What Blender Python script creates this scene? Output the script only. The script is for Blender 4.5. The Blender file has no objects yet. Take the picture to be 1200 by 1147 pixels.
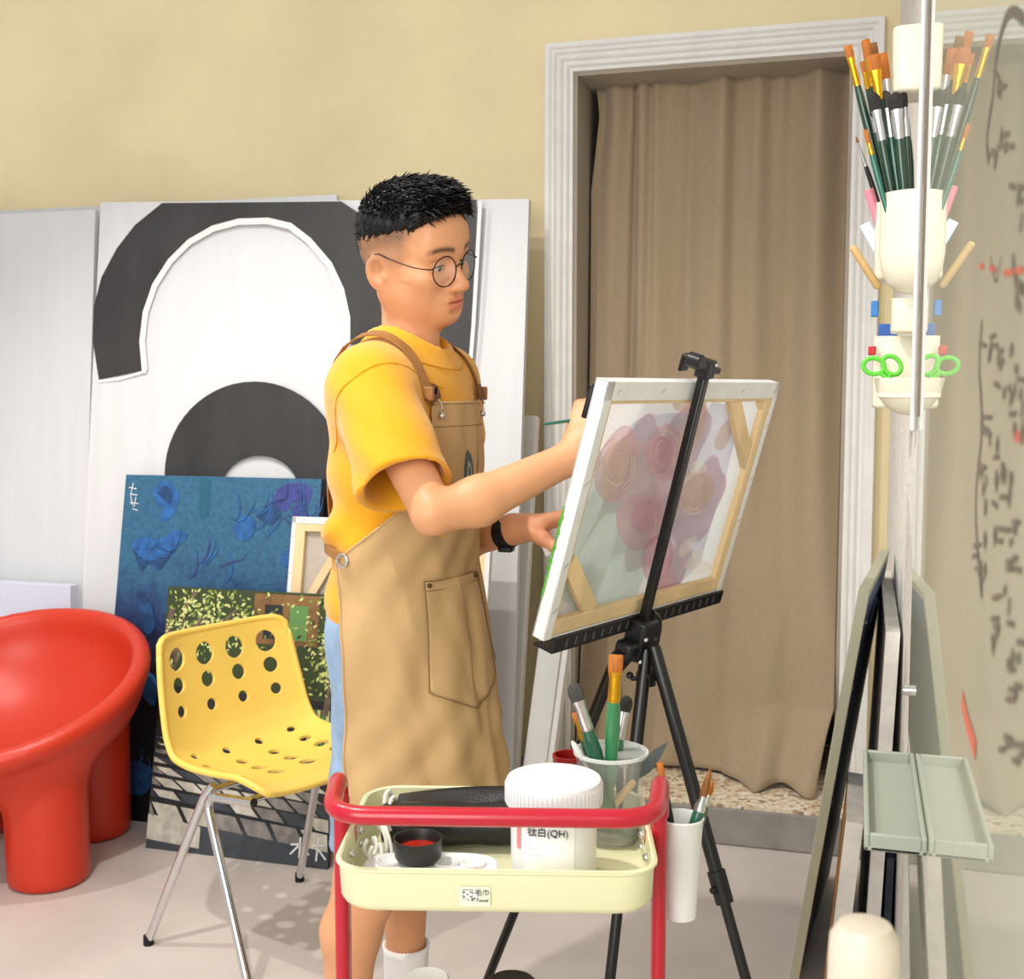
import bpy, math, random
import numpy as np
from mathutils import Vector, Matrix, Quaternion
random.seed(7); rng = np.random.default_rng(7)
PI = math.pi
scene = bpy.context.scene
COL = scene.collection
# ------------------------------------------------------------------ camera maths (photo treated as 1200 x 1147)
F = 1400.0; CAMH = 1.4
phi = math.atan((573.5-455.0)/F); th = math.atan((1005-600)/F*math.cos(phi))
CT, ST = math.cos(th), math.sin(th)
def rv(px, py):
    x = (px-600)/F; y = -(py-573.5)/F
    return np.array([x, math.cos(phi)+y*math.sin(phi), -math.sin(phi)+y*math.cos(phi)])
def at_b(px, py, b):
    r = rv(px, py); r = r*b/r[1]; r[2] += CAMH; return r
def on_zv(px, py, z):
    r = rv(px, py); r = r*(z-CAMH)/r[2]; r[2] += CAMH; return r
def W(v):                      # view-aligned (right, away, up) -> world
    v = np.asarray(v, float)
    return np.stack([v[..., 0]*CT-v[..., 1]*ST, v[..., 0]*ST+v[..., 1]*CT, v[..., 2]], -1)
def on_y(px, py, Y):
    r = W(rv(px, py)); r = r*Y/r[1]; r[2] += CAMH; return r
def on_x(px, py, X):
    r = W(rv(px, py)); r = r*X/r[0]; r[2] += CAMH; return r
def on_z(px, py, z): return W(on_zv(px, py, z))
def wb(px, py, b): return W(at_b(px, py, b))
def on_plane(px, py, p0, n):
    r = W(rv(px, py)); o = np.array([0, 0, CAMH]); t = np.dot(np.asarray(p0)-o, n)/np.dot(r, n); return o+r*t
def unit(v): v = np.asarray(v, float); return v/np.linalg.norm(v)
# ------------------------------------------------------------------ materials
def s2l(c):
    if isinstance(c, str):
        c = [int(c[i:i+2], 16)/255 for i in (0, 2, 4)]
    return tuple((x/12.92 if x <= .04045 else ((x+.055)/1.055)**2.4) for x in c)
def mat(name, col, rough=.5, metal=0, noise=0, nscale=8, bump=0, bscale=60, col2=None, detail=4, spec=.5, trans=0, ior=1.45, alpha=1, coat=0, sss=0, stretch=None, attr=None, emis=0, sheen=0):
    m = bpy.data.materials.new(name); m.use_nodes = True
    nt = m.node_tree; b = nt.nodes['Principled BSDF']; L = nt.links.new
    c = s2l(col); b.inputs['Base Color'].default_value = (*c, 1)
    b.inputs['Roughness'].default_value = rough; b.inputs['Metallic'].default_value = metal
    b.inputs['Specular IOR Level'].default_value = spec; b.inputs['IOR'].default_value = ior
    b.inputs['Transmission Weight'].default_value = trans; b.inputs['Alpha'].default_value = alpha
    b.inputs['Coat Weight'].default_value = coat; b.inputs['Coat Roughness'].default_value = .06
    if sheen: b.inputs['Sheen Weight'].default_value = sheen
    if sss:
        b.inputs['Subsurface Weight'].default_value = sss
        b.inputs['Subsurface Radius'].default_value = (.012, .005, .003); b.inputs['Subsurface Scale'].default_value = 1
    tc = nt.nodes.new('ShaderNodeTexCoord'); mp = nt.nodes.new('ShaderNodeMapping')
    L(tc.outputs['Object'], mp.inputs['Vector'])
    if stretch: mp.inputs['Scale'].default_value = stretch
    if noise or col2:
        n = nt.nodes.new('ShaderNodeTexNoise'); n.inputs['Scale'].default_value = nscale; n.inputs['Detail'].default_value = detail
        L(mp.outputs[0], n.inputs['Vector'])
        r = nt.nodes.new('ShaderNodeValToRGB')
        r.color_ramp.elements[0].position = .35; r.color_ramp.elements[1].position = .65
        c2 = s2l(col2) if col2 else tuple(max(0, x*(1-noise)) for x in c)
        r.color_ramp.elements[0].color = (*c2, 1)
        r.color_ramp.elements[1].color = (*(c if col2 else tuple(min(1, x*(1+noise*.5)) for x in c)), 1)
        L(n.outputs['Fac'], r.inputs['Fac']); out = r.outputs['Color']
    else: out = None
    if attr:
        a = nt.nodes.new('ShaderNodeAttribute'); a.attribute_name = attr
        mx = nt.nodes.new('ShaderNodeMix'); mx.data_type = 'RGBA'; mx.blend_type = 'MULTIPLY'; mx.inputs['Factor'].default_value = 1
        if out: L(out, mx.inputs['A'])
        else: mx.inputs['A'].default_value = (*c, 1)
        L(a.outputs['Color'], mx.inputs['B']); out = mx.outputs['Result']
    if out: L(out, b.inputs['Base Color'])
    if bump:
        n2 = nt.nodes.new('ShaderNodeTexNoise'); n2.inputs['Scale'].default_value = bscale; n2.inputs['Detail'].default_value = 5
        L(mp.outputs[0], n2.inputs['Vector'])
        bp = nt.nodes.new('ShaderNodeBump'); bp.inputs['Strength'].default_value = bump; bp.inputs['Distance'].default_value = .01
        L(n2.outputs['Fac'], bp.inputs['Height']); L(bp.outputs['Normal'], b.inputs['Normal'])
    return m
def translucent(m, fac=.5):
    """thin cloth that lets light through"""
    nt = m.node_tree; b = nt.nodes['Principled BSDF']; out = next(n for n in nt.nodes if n.type == 'OUTPUT_MATERIAL')
    t = nt.nodes.new('ShaderNodeBsdfTranslucent'); mx = nt.nodes.new('ShaderNodeMixShader'); mx.inputs[0].default_value = fac
    if b.inputs['Base Color'].links: nt.links.new(b.inputs['Base Color'].links[0].from_socket, t.inputs['Color'])
    else: t.inputs['Color'].default_value = b.inputs['Base Color'].default_value
    nt.links.new(b.outputs[0], mx.inputs[1]); nt.links.new(t.outputs[0], mx.inputs[2]); nt.links.new(mx.outputs[0], out.inputs['Surface']); return m
def weave(m, scale=900, strength=.25, base=None):
    """fine crossed threads as bump"""
    nt = m.node_tree; L = nt.links.new; b = nt.nodes['Principled BSDF']
    tc = nt.nodes.new('ShaderNodeTexCoord')
    w1 = nt.nodes.new('ShaderNodeTexWave'); w1.bands_direction = 'X'; w1.inputs['Scale'].default_value = scale
    w2 = nt.nodes.new('ShaderNodeTexWave'); w2.bands_direction = 'Z'; w2.inputs['Scale'].default_value = scale
    ad = nt.nodes.new('ShaderNodeMath'); ad.operation = 'ADD'
    bp = nt.nodes.new('ShaderNodeBump'); bp.inputs['Strength'].default_value = strength; bp.inputs['Distance'].default_value = .002
    for w in (w1, w2): L(tc.outputs['Object'], w.inputs['Vector'])
    L(w1.outputs['Fac'], ad.inputs[0]); L(w2.outputs['Fac'], ad.inputs[1]); L(ad.outputs[0], bp.inputs['Height']); L(bp.outputs['Normal'], b.inputs['Normal'])
    return m
# ------------------------------------------------------------------ mesh builder
WL = {}
def wloc(o): return WL.get(o.name, np.zeros(3)) if o else np.zeros(3)
class MB:
    def __init__(s): s.v = []; s.f = []; s.m = []
    def add(s, vs, fs, m=0):
        o = len(s.v); s.v.extend([tuple(map(float, p)) for p in vs])
        for f in fs: s.f.append(tuple(i+o for i in f)); s.m.append(m)
        return s
    def quadbox(s, P, m=0):      # 8 points: bottom ring 0-3, top ring 4-7
        return s.add(P, [(3, 2, 1, 0), (4, 5, 6, 7), (0, 1, 5, 4), (1, 2, 6, 5), (2, 3, 7, 6), (3, 0, 4, 7)], m)
    def box(s, c, d, R=None, m=0):
        c = np.asarray(c, float); h = np.asarray(d, float)/2
        P = [np.array([x, y, z])*h for z in (-1, 1) for x, y in ((-1, -1), (1, -1), (1, 1), (-1, 1))]
        if R is not None: P = [np.asarray(R) @ p for p in P]
        return s.quadbox([c+p for p in P], m)
    def bar(s, p, q, w, d, up=(0, 0, 1), m=0):
        p = np.asarray(p, float); q = np.asarray(q, float); z = unit(q-p); x = np.cross(up, z)
        if np.linalg.norm(x) < 1e-4: x = np.cross((1, 0, 0), z)
        x = unit(x); y = np.cross(z, x)
        R = [(-w/2, -d/2), (w/2, -d/2), (w/2, d/2), (-w/2, d/2)]
        return s.quadbox([p+x*a+y*b for a, b in R]+[q+x*a+y*b for a, b in R], m)
    def tube(s, pts, r, n=12, closed=False, cap=True, m=0):
        pts = [np.asarray(p, float) for p in pts]; N = len(pts)
        rr = r if hasattr(r, '__len__') else [r]*N
        T = []
        for i in range(N):
            a = pts[(i-1) % N] if (closed or i > 0) else pts[i]; b = pts[(i+1) % N] if (closed or i < N-1) else pts[i]
            T.append(unit(b-a))
        x = np.cross(T[0], (0, 0, 1))
        if np.linalg.norm(x) < .1: x = np.cross(T[0], (1, 0, 0))
        x = unit(x); vs = []
        for i in range(N):
            x = unit(x-T[i]*np.dot(x, T[i])); y = np.cross(T[i], x)
            for k in range(n):
                t = 2*PI*k/n; vs.append(pts[i]+rr[i]*(x*math.cos(t)+y*math.sin(t)))
        fs = []
        for i in range(N if closed else N-1):
            j = (i+1) % N
            for k in range(n): fs.append((i*n+k, i*n+(k+1) % n, j*n+(k+1) % n, j*n+k))
        if cap and not closed:
            fs.append(tuple(range(n))[::-1]); fs.append(tuple((N-1)*n+k for k in range(n)))
        return s.add(vs, fs, m)
    def lathe(s, prof, o=(0, 0, 0), ax=(0, 0, 1), n=32, sx=1, sy=1, xdir=None, m=0):
        ax = unit(ax); x = np.asarray(xdir, float) if xdir is not None else np.cross((0, 1, 0), ax)
        if np.linalg.norm(x) < .1: x = np.cross((1, 0, 0), ax)
        x = unit(x-ax*np.dot(x, ax)); y = np.cross(ax, x); o = np.asarray(o, float)
        vs = []; fs = []
        for (r, z) in prof:
            for k in range(n):
                t = 2*PI*k/n; vs.append(o+ax*z+r*(x*math.cos(t)*sx+y*math.sin(t)*sy))
        for i in range(len(prof)-1):
            for k in range(n): fs.append((i*n+k, i*n+(k+1) % n, (i+1)*n+(k+1) % n, (i+1)*n+k))
        if prof[0][0] > 1e-5: fs.append(tuple(range(n))[::-1])
        if prof[-1][0] > 1e-5: fs.append(tuple((len(prof)-1)*n+k for k in range(n)))
        return s.add(vs, fs, m)
    def sphere(s, c, r, n=12, R=None, m=0):
        r = np.asarray(r if hasattr(r, '__len__') else [r]*3, float); vs = []; fs = []; k2 = n*2
        for i in range(n+1):
            a = PI*i/n
            for k in range(k2):
                t = 2*PI*k/k2; p = np.array([math.sin(a)*math.cos(t), math.sin(a)*math.sin(t), math.cos(a)])*r
                if R is not None: p = np.asarray(R) @ p
                vs.append(np.asarray(c)+p)
        for i in range(n):
            for k in range(k2): fs.append((i*k2+k, (i+1)*k2+k, (i+1)*k2+(k+1) % k2, i*k2+(k+1) % k2))
        return s.add(vs, fs, m)
    def grid(s, P, m=0, flip=False):
        P = np.asarray(P); a, b = P.shape[:2]; fs = []
        for i in range(a-1):
            for j in range(b-1):
                q = (i*b+j, (i+1)*b+j, (i+1)*b+j+1, i*b+j+1); fs.append(q[::-1] if flip else q)
        return s.add(P.reshape(-1, 3), fs, m)
    def rings(s, RS, cap0=True, cap1=True, closed=True, m=0):
        n = len(RS[0]); vs = [p for r in RS for p in r]; fs = []
        for i in range(len(RS)-1):
            for k in range(n if closed else n-1): fs.append((i*n+k, i*n+(k+1) % n, (i+1)*n+(k+1) % n, (i+1)*n+k))
        if cap0: fs.append(tuple(range(n))[::-1])
        if cap1: fs.append(tuple((len(RS)-1)*n+k for k in range(n)))
        return s.add(vs, fs, m)
    def poly(s, P, m=0): return s.add(P, [tuple(range(len(P)))], m)
    def slab(s, P, off, m=0):    # polygon extruded by off
        n = len(P); P = [np.asarray(p, float) for p in P]; Q = [p+np.asarray(off) for p in P]
        fs = [tuple(range(n))[::-1], tuple(range(n, 2*n))]+[(k, (k+1) % n, n+(k+1) % n, n+k) for k in range(n)]
        return s.add(P+Q, fs, m)
    def stroke(s, P, w, nrm, m=0):
        P = [np.asarray(p, float) for p in P]; L = []; N = len(P)
        for i in range(N):
            t = unit(P[min(i+1, N-1)]-P[max(i-1, 0)]); sd = unit(np.cross(nrm, t)); ww = (w[i] if hasattr(w, '__len__') else w)/2
            L.append((P[i]-sd*ww, P[i]+sd*ww))
        return s.add([q for l in L for q in l], [(2*i, 2*i+1, 2*i+3, 2*i+2) for i in range(N-1)], m)
    def build(s, name, mats, parent=None, bevel=0, seg=2, subsurf=0, solid=0, sharp=40, local=False, offset=-1, fixn=False):
        V = np.array(s.v, float)
        if parent is not None: org = (V.min(0)+V.max(0))/2
        else:
            org = (V.min(0)+V.max(0))/2; org[2] = V[:, 2].min()
        me = bpy.data.meshes.new(name); me.from_pydata((V-org).tolist(), [], s.f); me.update()
        for m in (mats if isinstance(mats, (list, tuple)) else [mats]): me.materials.append(m)
        me.polygons.foreach_set('material_index', s.m); me.polygons.foreach_set('use_smooth', [True]*len(s.f))
        if fixn:
            import bmesh
            bm = bmesh.new(); bm.from_mesh(me); bmesh.ops.recalc_face_normals(bm, faces=bm.faces); bm.to_mesh(me); bm.free()
        if sharp: me.set_sharp_from_angle(angle=math.radians(sharp))
        o = bpy.data.objects.new(name, me); COL.objects.link(o)
        WL[o.name] = org
        if parent is not None: o.parent = parent; o.location = org-wloc(parent)
        else: o.location = org
        if bevel:
            b = o.modifiers.new('Bevel', 'BEVEL'); b.width = bevel; b.segments = seg; b.limit_method = 'ANGLE'; b.angle_limit = math.radians(35); b.harden_normals = False
        if solid:
            q = o.modifiers.new('Solid', 'SOLIDIFY'); q.thickness = solid; q.offset = offset
        if subsurf:
            q = o.modifiers.new('Sub', 'SUBSURF'); q.levels = subsurf; q.render_levels = subsurf
        return o
def tag(o, label=None, cat=None, group=None, kind=None):
    if label: o['label'] = label
    if cat: o['category'] = cat
    if group: o['group'] = group
    if kind: o['kind'] = kind
    return o
def thing(name, loc, label, cat, group=None):
    o = bpy.data.objects.new(name, None); COL.objects.link(o); o.location = loc; o.empty_display_size = .05
    WL[o.name] = np.array(loc, float); return tag(o, label, cat, group)
def struct(o): o['kind'] = 'structure'; return o
def text_mesh(name, body, size, m, parent, origin, X, Y, depth=.0004, align='CENTER'):
    cu = bpy.data.curves.new(name, 'FONT'); cu.body = body; cu.size = size; cu.extrude = depth; cu.align_x = align; cu.align_y = 'CENTER'
    t = bpy.data.objects.new(name, cu); COL.objects.link(t)
    bpy.context.view_layer.update()
    me = bpy.data.meshes.new_from_object(t.evaluated_get(bpy.context.evaluated_depsgraph_get()))
    bpy.data.objects.remove(t); me.name = name; me.materials.clear(); me.materials.append(m)
    Z = np.cross(X, Y); R = np.stack([X, Y, Z], 1)
    v = np.zeros(len(me.vertices)*3); me.vertices.foreach_get('co', v); v = (R @ v.reshape(-1, 3).T).T
    c = v.mean(0) if len(v) else np.zeros(3)
    me.vertices.foreach_set('co', (v-c).ravel()); me.update()
    o = bpy.data.objects.new(name, me); COL.objects.link(o); o.parent = parent
    WL[o.name] = np.asarray(origin)+c; o.location = WL[o.name]-wloc(parent); return o
def smoothpath(P, n=8):       # Catmull-Rom
    P = [np.asarray(p, float) for p in P]; out = []
    for i in range(len(P)-1):
        a = P[max(i-1, 0)]; b = P[i]; c = P[i+1]; d = P[min(i+2, len(P)-1)]
        for k in range(n):
            t = k/n; out.append(.5*((2*b)+(-a+c)*t+(2*a-5*b+4*c-d)*t*t+(-a+3*b-3*c+d)*t**3))
    out.append(P[-1]); return out
def fillet(P, r, n=6):        # round the inner corners of a polyline
    P = [np.asarray(p, float) for p in P]; out = [P[0]]
    for i in range(1, len(P)-1):
        a, b, c = P[i-1], P[i], P[i+1]; d1 = min(r, np.linalg.norm(a-b)*.49); d2 = min(r, np.linalg.norm(c-b)*.49)
        s, e = b+unit(a-b)*d1, b+unit(c-b)*d2
        for k in range(n+1):
            t = k/n; out.append((1-t)**2*s+2*t*(1-t)*b+t*t*e)
    out.append(P[-1]); return out
# ------------------------------------------------------------------ signed-distance modelling (smooth union -> one continuous surface)
def cone_sdf(a, b, ra, rb):
    a = np.asarray(a, float); b = np.asarray(b, float); ba = b-a; L2 = ba@ba
    def f(X, Y, Z):
        px, py, pz = X-a[0], Y-a[1], Z-a[2]
        h = np.clip((px*ba[0]+py*ba[1]+pz*ba[2])/L2, 0, 1)
        return np.sqrt((px-ba[0]*h)**2+(py-ba[1]*h)**2+(pz-ba[2]*h)**2)-(ra+(rb-ra)*h)
    R = max(ra, rb); return f, np.minimum(a, b)-R, np.maximum(a, b)+R
def ell_sdf(c, r, R=None):
    c = np.asarray(c, float); r = np.asarray(r, float)
    def f(X, Y, Z):
        x, y, z = X-c[0], Y-c[1], Z-c[2]
        if R is not None: x, y, z = (R[0][0]*x+R[1][0]*y+R[2][0]*z, R[0][1]*x+R[1][1]*y+R[2][1]*z, R[0][2]*x+R[1][2]*y+R[2][2]*z)
        k0 = np.sqrt((x/r[0])**2+(y/r[1])**2+(z/r[2])**2); k1 = np.sqrt((x/r[0]**2)**2+(y/r[1]**2)**2+(z/r[2]**2)**2)+1e-9
        return k0*(k0-1)/k1
    m = r if R is None else np.abs(np.asarray(R))@r
    return f, c-m, c+m
def smin(a, b, k):
    h = np.maximum(k-np.abs(a-b), 0)/k; return np.minimum(a, b)-h*h*k*.25
def smax(a, b, k): return -smin(-a, -b, k)
def axis_pts(segs):           # [(start, end, step), ...] contiguous
    out = []
    for a, b, s in segs: out += list(np.arange(a, b-s*.5, s))
    return np.array(out+[segs[-1][1]], np.float64)
class SDF:
    def __init__(s, xs, ys, zs):
        s.x, s.y, s.z = xs, ys, zs; s.F = np.full((len(xs), len(ys), len(zs)), 1.0, np.float32)
    def _sl(s, lo, hi, pad):
        return tuple(slice(max(0, np.searchsorted(ax, lo[i]-pad)-1), np.searchsorted(ax, hi[i]+pad)+1) for i, ax in enumerate((s.x, s.y, s.z)))
    def _ev(s, f, sl):
        X, Y, Z = np.meshgrid(s.x[sl[0]], s.y[sl[1]], s.z[sl[2]], indexing='ij', sparse=True)
        return f(X, Y, Z).astype(np.float32)
    def add(s, prim, k=.02):
        f, lo, hi = prim; sl = s._sl(lo, hi, k+.015); s.F[sl] = smin(s.F[sl], s._ev(f, sl), k); return s
    def sub(s, prim, k=.005):
        f, lo, hi = prim; sl = s._sl(lo, hi, k+.015); s.F[sl] = smax(s.F[sl], -s._ev(f, sl), k); return s
    def cut(s, f, k=.004):      # keep f<0
        sl = (slice(None),)*3; s.F = smax(s.F, s._ev(f, sl)+np.zeros_like(s.F), k); return s
    def displace(s, f):
        sl = (slice(None),)*3; s.F = s.F+s._ev(f, sl); return s
    def mesh(s):
        F = s.F; ins = F < 0; nx, ny, nz = F.shape
        c = ins.astype(np.int8)
        sm = sum(c[i:nx-1+i, j:ny-1+j, k:nz-1+k] for i in (0, 1) for j in (0, 1) for k in (0, 1))
        act = (sm > 0) & (sm < 8); idx = np.argwhere(act); vid = np.full(act.shape, -1, np.int32); vid[act] = np.arange(len(idx))
        cor = [(i, j, k) for i in (0, 1) for j in (0, 1) for k in (0, 1)]
        val = np.stack([F[idx[:, 0]+i, idx[:, 1]+j, idx[:, 2]+k] for i, j, k in cor], 1)
        acc = np.zeros((len(idx), 3)); cnt = np.zeros(len(idx))
        for e0 in range(8):
            for d in range(3):
                if cor[e0][d]: continue
                c1 = list(cor[e0]); c1[d] = 1; e1 = cor.index(tuple(c1)); v0, v1 = val[:, e0], val[:, e1]
                cr = (v0 < 0) != (v1 < 0); t = np.where(cr, v0/np.where(cr, v0-v1, 1), 0)
                p = np.array(cor[e0], float)[None]+t[:, None]*np.eye(3)[d][None]
                acc += p*cr[:, None]; cnt += cr
        p = acc/cnt[:, None]; V = np.zeros_like(p)
        for d, ax in enumerate((s.x, s.y, s.z)): V[:, d] = ax[idx[:, d]]+p[:, d]*(ax[idx[:, d]+1]-ax[idx[:, d]])
        Q = []
        for d in range(3):
            A = np.moveaxis(ins, d, 0); e = A[1:, 1:-1, 1:-1] != A[:-1, 1:-1, 1:-1]; I = np.argwhere(e); fl = A[:-1, 1:-1, 1:-1][e]
            vm = np.moveaxis(vid, d, 0); i, j, k = I[:, 0], I[:, 1]+1, I[:, 2]+1
            q = np.stack([vm[i, j-1, k-1], vm[i, j, k-1], vm[i, j, k], vm[i, j-1, k]], 1)
            if d == 1: fl = ~fl
            q[~fl] = q[~fl][:, ::-1]; Q.append(q)
        return V, np.concatenate(Q)
def mesh_np(name, V, Q, m, parent=None, smooth_it=0, tint=None, sharp=0):
    if smooth_it:
        e = np.concatenate([Q[:, [0, 1]], Q[:, [1, 2]], Q[:, [2, 3]], Q[:, [3, 0]]])
        for _ in range(smooth_it):
            a = np.zeros_like(V); n = np.zeros(len(V))
            for p, q in ((0, 1), (1, 0)):
                for d in range(3): a[:, d] += np.bincount(e[:, p], V[e[:, q], d], len(V))
                n += np.bincount(e[:, p], minlength=len(V))
            V = V*.5+.5*a/np.maximum(n, 1)[:, None]
    if parent is not None: org = (V.min(0)+V.max(0))/2
    else: org = (V.min(0)+V.max(0))/2; org[2] = V[:, 2].min()
    me = bpy.data.meshes.new(name); me.vertices.add(len(V)); me.vertices.foreach_set('co', (V-org).astype(np.float32).ravel())
    me.loops.add(Q.size); me.loops.foreach_set('vertex_index', Q.astype(np.int32).ravel())
    me.polygons.add(len(Q)); me.polygons.foreach_set('loop_start', np.arange(0, Q.size, 4, dtype=np.int32)); me.polygons.foreach_set('use_smooth', np.ones(len(Q), bool))
    me.update(calc_edges=True); me.validate()
    me.materials.append(m)
    if tint is not None:
        at = me.color_attributes.new('tint', 'FLOAT_COLOR', 'POINT')
        at.data.foreach_set('color', np.concatenate([tint, np.ones((len(V), 1))], 1).astype(np.float32).ravel())
    if sharp: me.set_sharp_from_angle(angle=math.radians(sharp))
    o = bpy.data.objects.new(name, me); COL.objects.link(o); WL[o.name] = org
    o.location = org-wloc(parent); o.parent = parent
    return o
# ================================================================== MATERIALS
M = {}
M['plaster'] = mat('plaster_beige', 'ecdcb2', .85, noise=.10, nscale=1.6, bump=.25, bscale=9, detail=8)
M['white_wall'] = mat('rough_white_wall', 'e9e6df', .8, noise=.05, nscale=6, bump=.9, bscale=45)
M['floor'] = mat('microcement', 'cec5be', .42, noise=.13, nscale=2.2, bump=.05, bscale=30, detail=8)
M['step'] = mat('step_cement', '8f8a84', .75, noise=.3, nscale=6, bump=.3, bscale=25, detail=8)
M['trim'] = mat('white_trim_paint', 'e6e5e1', .45, noise=.04, nscale=14, bump=.1, bscale=60)
M['jamb'] = mat('jamb_paint', 'a99f90', .7, noise=.08, nscale=5)
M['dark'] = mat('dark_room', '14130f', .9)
M['linen'] = mat('linen_curtain', 'ab977c', .95, noise=.05, nscale=120, detail=6, sheen=.2); weave(M['linen'], 500, .3)
M['whitepanel'] = mat('white_painted_panel', 'd3d4d6', .6, noise=.03, nscale=3, stretch=(6, 1, .6))
M['lav'] = mat('lavender_white_panel', 'cfd1e2', .5)
M['blackpaint'] = mat('black_brushed_paint', '323131', .55, noise=.28, nscale=7, stretch=(1, 1, .35), detail=8)
M['whitegesso'] = mat('white_brushstroke', 'dededd', .6)
M['canvas_white'] = mat('primed_canvas', 'dfe0df', .7, noise=.04, nscale=20, bump=.1, bscale=200)
M['canvas_raw'] = mat('canvas_back_cloth', 'b7ada0', .9, noise=.05, nscale=30)
M['pine'] = mat('pine_bar', 'e0c596', .6, noise=.18, nscale=9, stretch=(1, 1, .15), detail=6)
M['black_edge'] = mat('black_canvas_edge', '1c1c20', .6)
M['chrome'] = mat('chrome_tube', 'd9d9da', .12, metal=1)
M['black_plastic'] = mat('black_plastic', '17171a', .38)
M['black_metal'] = mat('black_painted_metal', '101012', .3, spec=.6)
M['rubber'] = mat('black_rubber', '141414', .8)
M['yellow_chair'] = mat('yellow_polypropylene', 'efcc62', .36)
M['red_chair'] = mat('red_rotomoulded_plastic', 'c5341c', .38, bump=.03, bscale=300, noise=.03, nscale=5)
M['silver'] = mat('silver_metal', 'd0d0d2', .25, metal=1)
M['gold'] = mat('gold_metal', 'e0a92a', .25, metal=1)
# ================================================================== SETTING
D = 3.95; XW = .10; DX0, DX1, DZ = -.925, -.035, 2.44; ZT = 3.1; XL = -4.6; YF = -1.6
f = MB().box(((XL+XW)/2, (YF+D)/2, -.05), (XW-XL+.3, D-YF+1.2, .1)).build('floor', M['floor']); struct(f)
b = MB()
b.box(((XL+DX0)/2, D+.09, ZT/2), (DX0-XL, .18, ZT)); b.box(((DX0+DX1)/2, D+.09, (DZ+ZT)/2), (DX1-DX0, .18, ZT-DZ)); b.box(((DX1+XW)/2, D+.09, ZT/2), (XW-DX1, .18, ZT))
struct(b.build('wall_back', M['plaster'], sharp=20))
struct(MB().box((XW+.06, (YF+D+.18)/2, ZT/2), (.12, D+.18-YF, ZT)).build('wall_right', M['white_wall']))
# raised cement step in front of the doorway with a terrazzo sill on top
SZ = .115; SY = 3.61
struct(MB().box(((-1.12+XW)/2, (SY+4.4)/2, SZ/2), (XW+1.12, 4.4-SY, SZ)).build('trim_1', M['step'], bevel=.006))
mt = mat('terrazzo_sill', 'cbb496', .5)
nt = mt.node_tree; vo = nt.nodes.new('ShaderNodeTexVoronoi'); vo.inputs['Scale'].default_value = 75
tcx = nt.nodes.new('ShaderNodeTexCoord'); nt.links.new(tcx.outputs['Object'], vo.inputs['Vector'])
rp = nt.nodes.new('ShaderNodeValToRGB'); rp.color_ramp.interpolation = 'CONSTANT'
cols = [(0, 'dccbb0'), (.22, 'bfa083'), (.34, 'e6d9c0'), (.58, 'a08a74'), (.66, 'd6c3a6'), (.84, 'eee6d6')]
while len(rp.color_ramp.elements) < len(cols): rp.color_ramp.elements.new(.5)
for e, (p, c) in zip(rp.color_ramp.elements, cols): e.position = p; e.color = (*s2l(c), 1)
sx = nt.nodes.new('ShaderNodeSeparateColor'); nt.links.new(vo.outputs['Color'], sx.inputs[0]); nt.links.new(sx.outputs[0], rp.inputs[0])
nt.links.new(rp.outputs[0], nt.nodes['Principled BSDF'].inputs['Base Color'])
struct(MB().box(((-1.06+XW)/2-.01, (SY+.012+4.3)/2, SZ+.004), (XW+1.04, 4.3-SY-.012, .008)).build('trim_2', mt))
# recess lining
b = MB(); t = .012
b.box((DX0+.006, D+.2, DZ/2-.006), (t, .4, DZ-.012)); b.box((DX1-.006, D+.2, DZ/2-.006), (t, .4, DZ-.012)); b.box(((DX0+DX1)/2, D+.2, DZ-.006), (DX1-DX0, .4, t))
struct(b.build('trim_3', M['jamb']))
struct(MB().box(((DX0+DX1)/2, D+.45, DZ/2), (DX1-DX0+.3, .04, DZ+.2)).build('trim_4', M['dark']))  # near-black sheet: darkness of the space behind the curtain put into its colour
# moulded white architrave: mitred sweep of a stepped profile
prof = [(0, .0), (0, .016), (.010, .018), (.016, .026), (.022, .020), (.030, .022), (.036, .032), (.044, .025), (.052, .028), (.058, .038), (.067, .036), (.074, .044), (.088, .044), (.092, .030), (.092, 0)]
RS = []
for w, d in prof: RS.append([(DX0-w, D-d, SZ), (DX0-w, D-d, DZ+w), (DX1+w, D-d, DZ+w), (DX1+w, D-d, SZ)])
b = MB(); b.rings([[r[k] for r in RS] for k in range(4)], closed=False)
struct(b.build('door_1', M['trim'], sharp=25, fixn=True))
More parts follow.
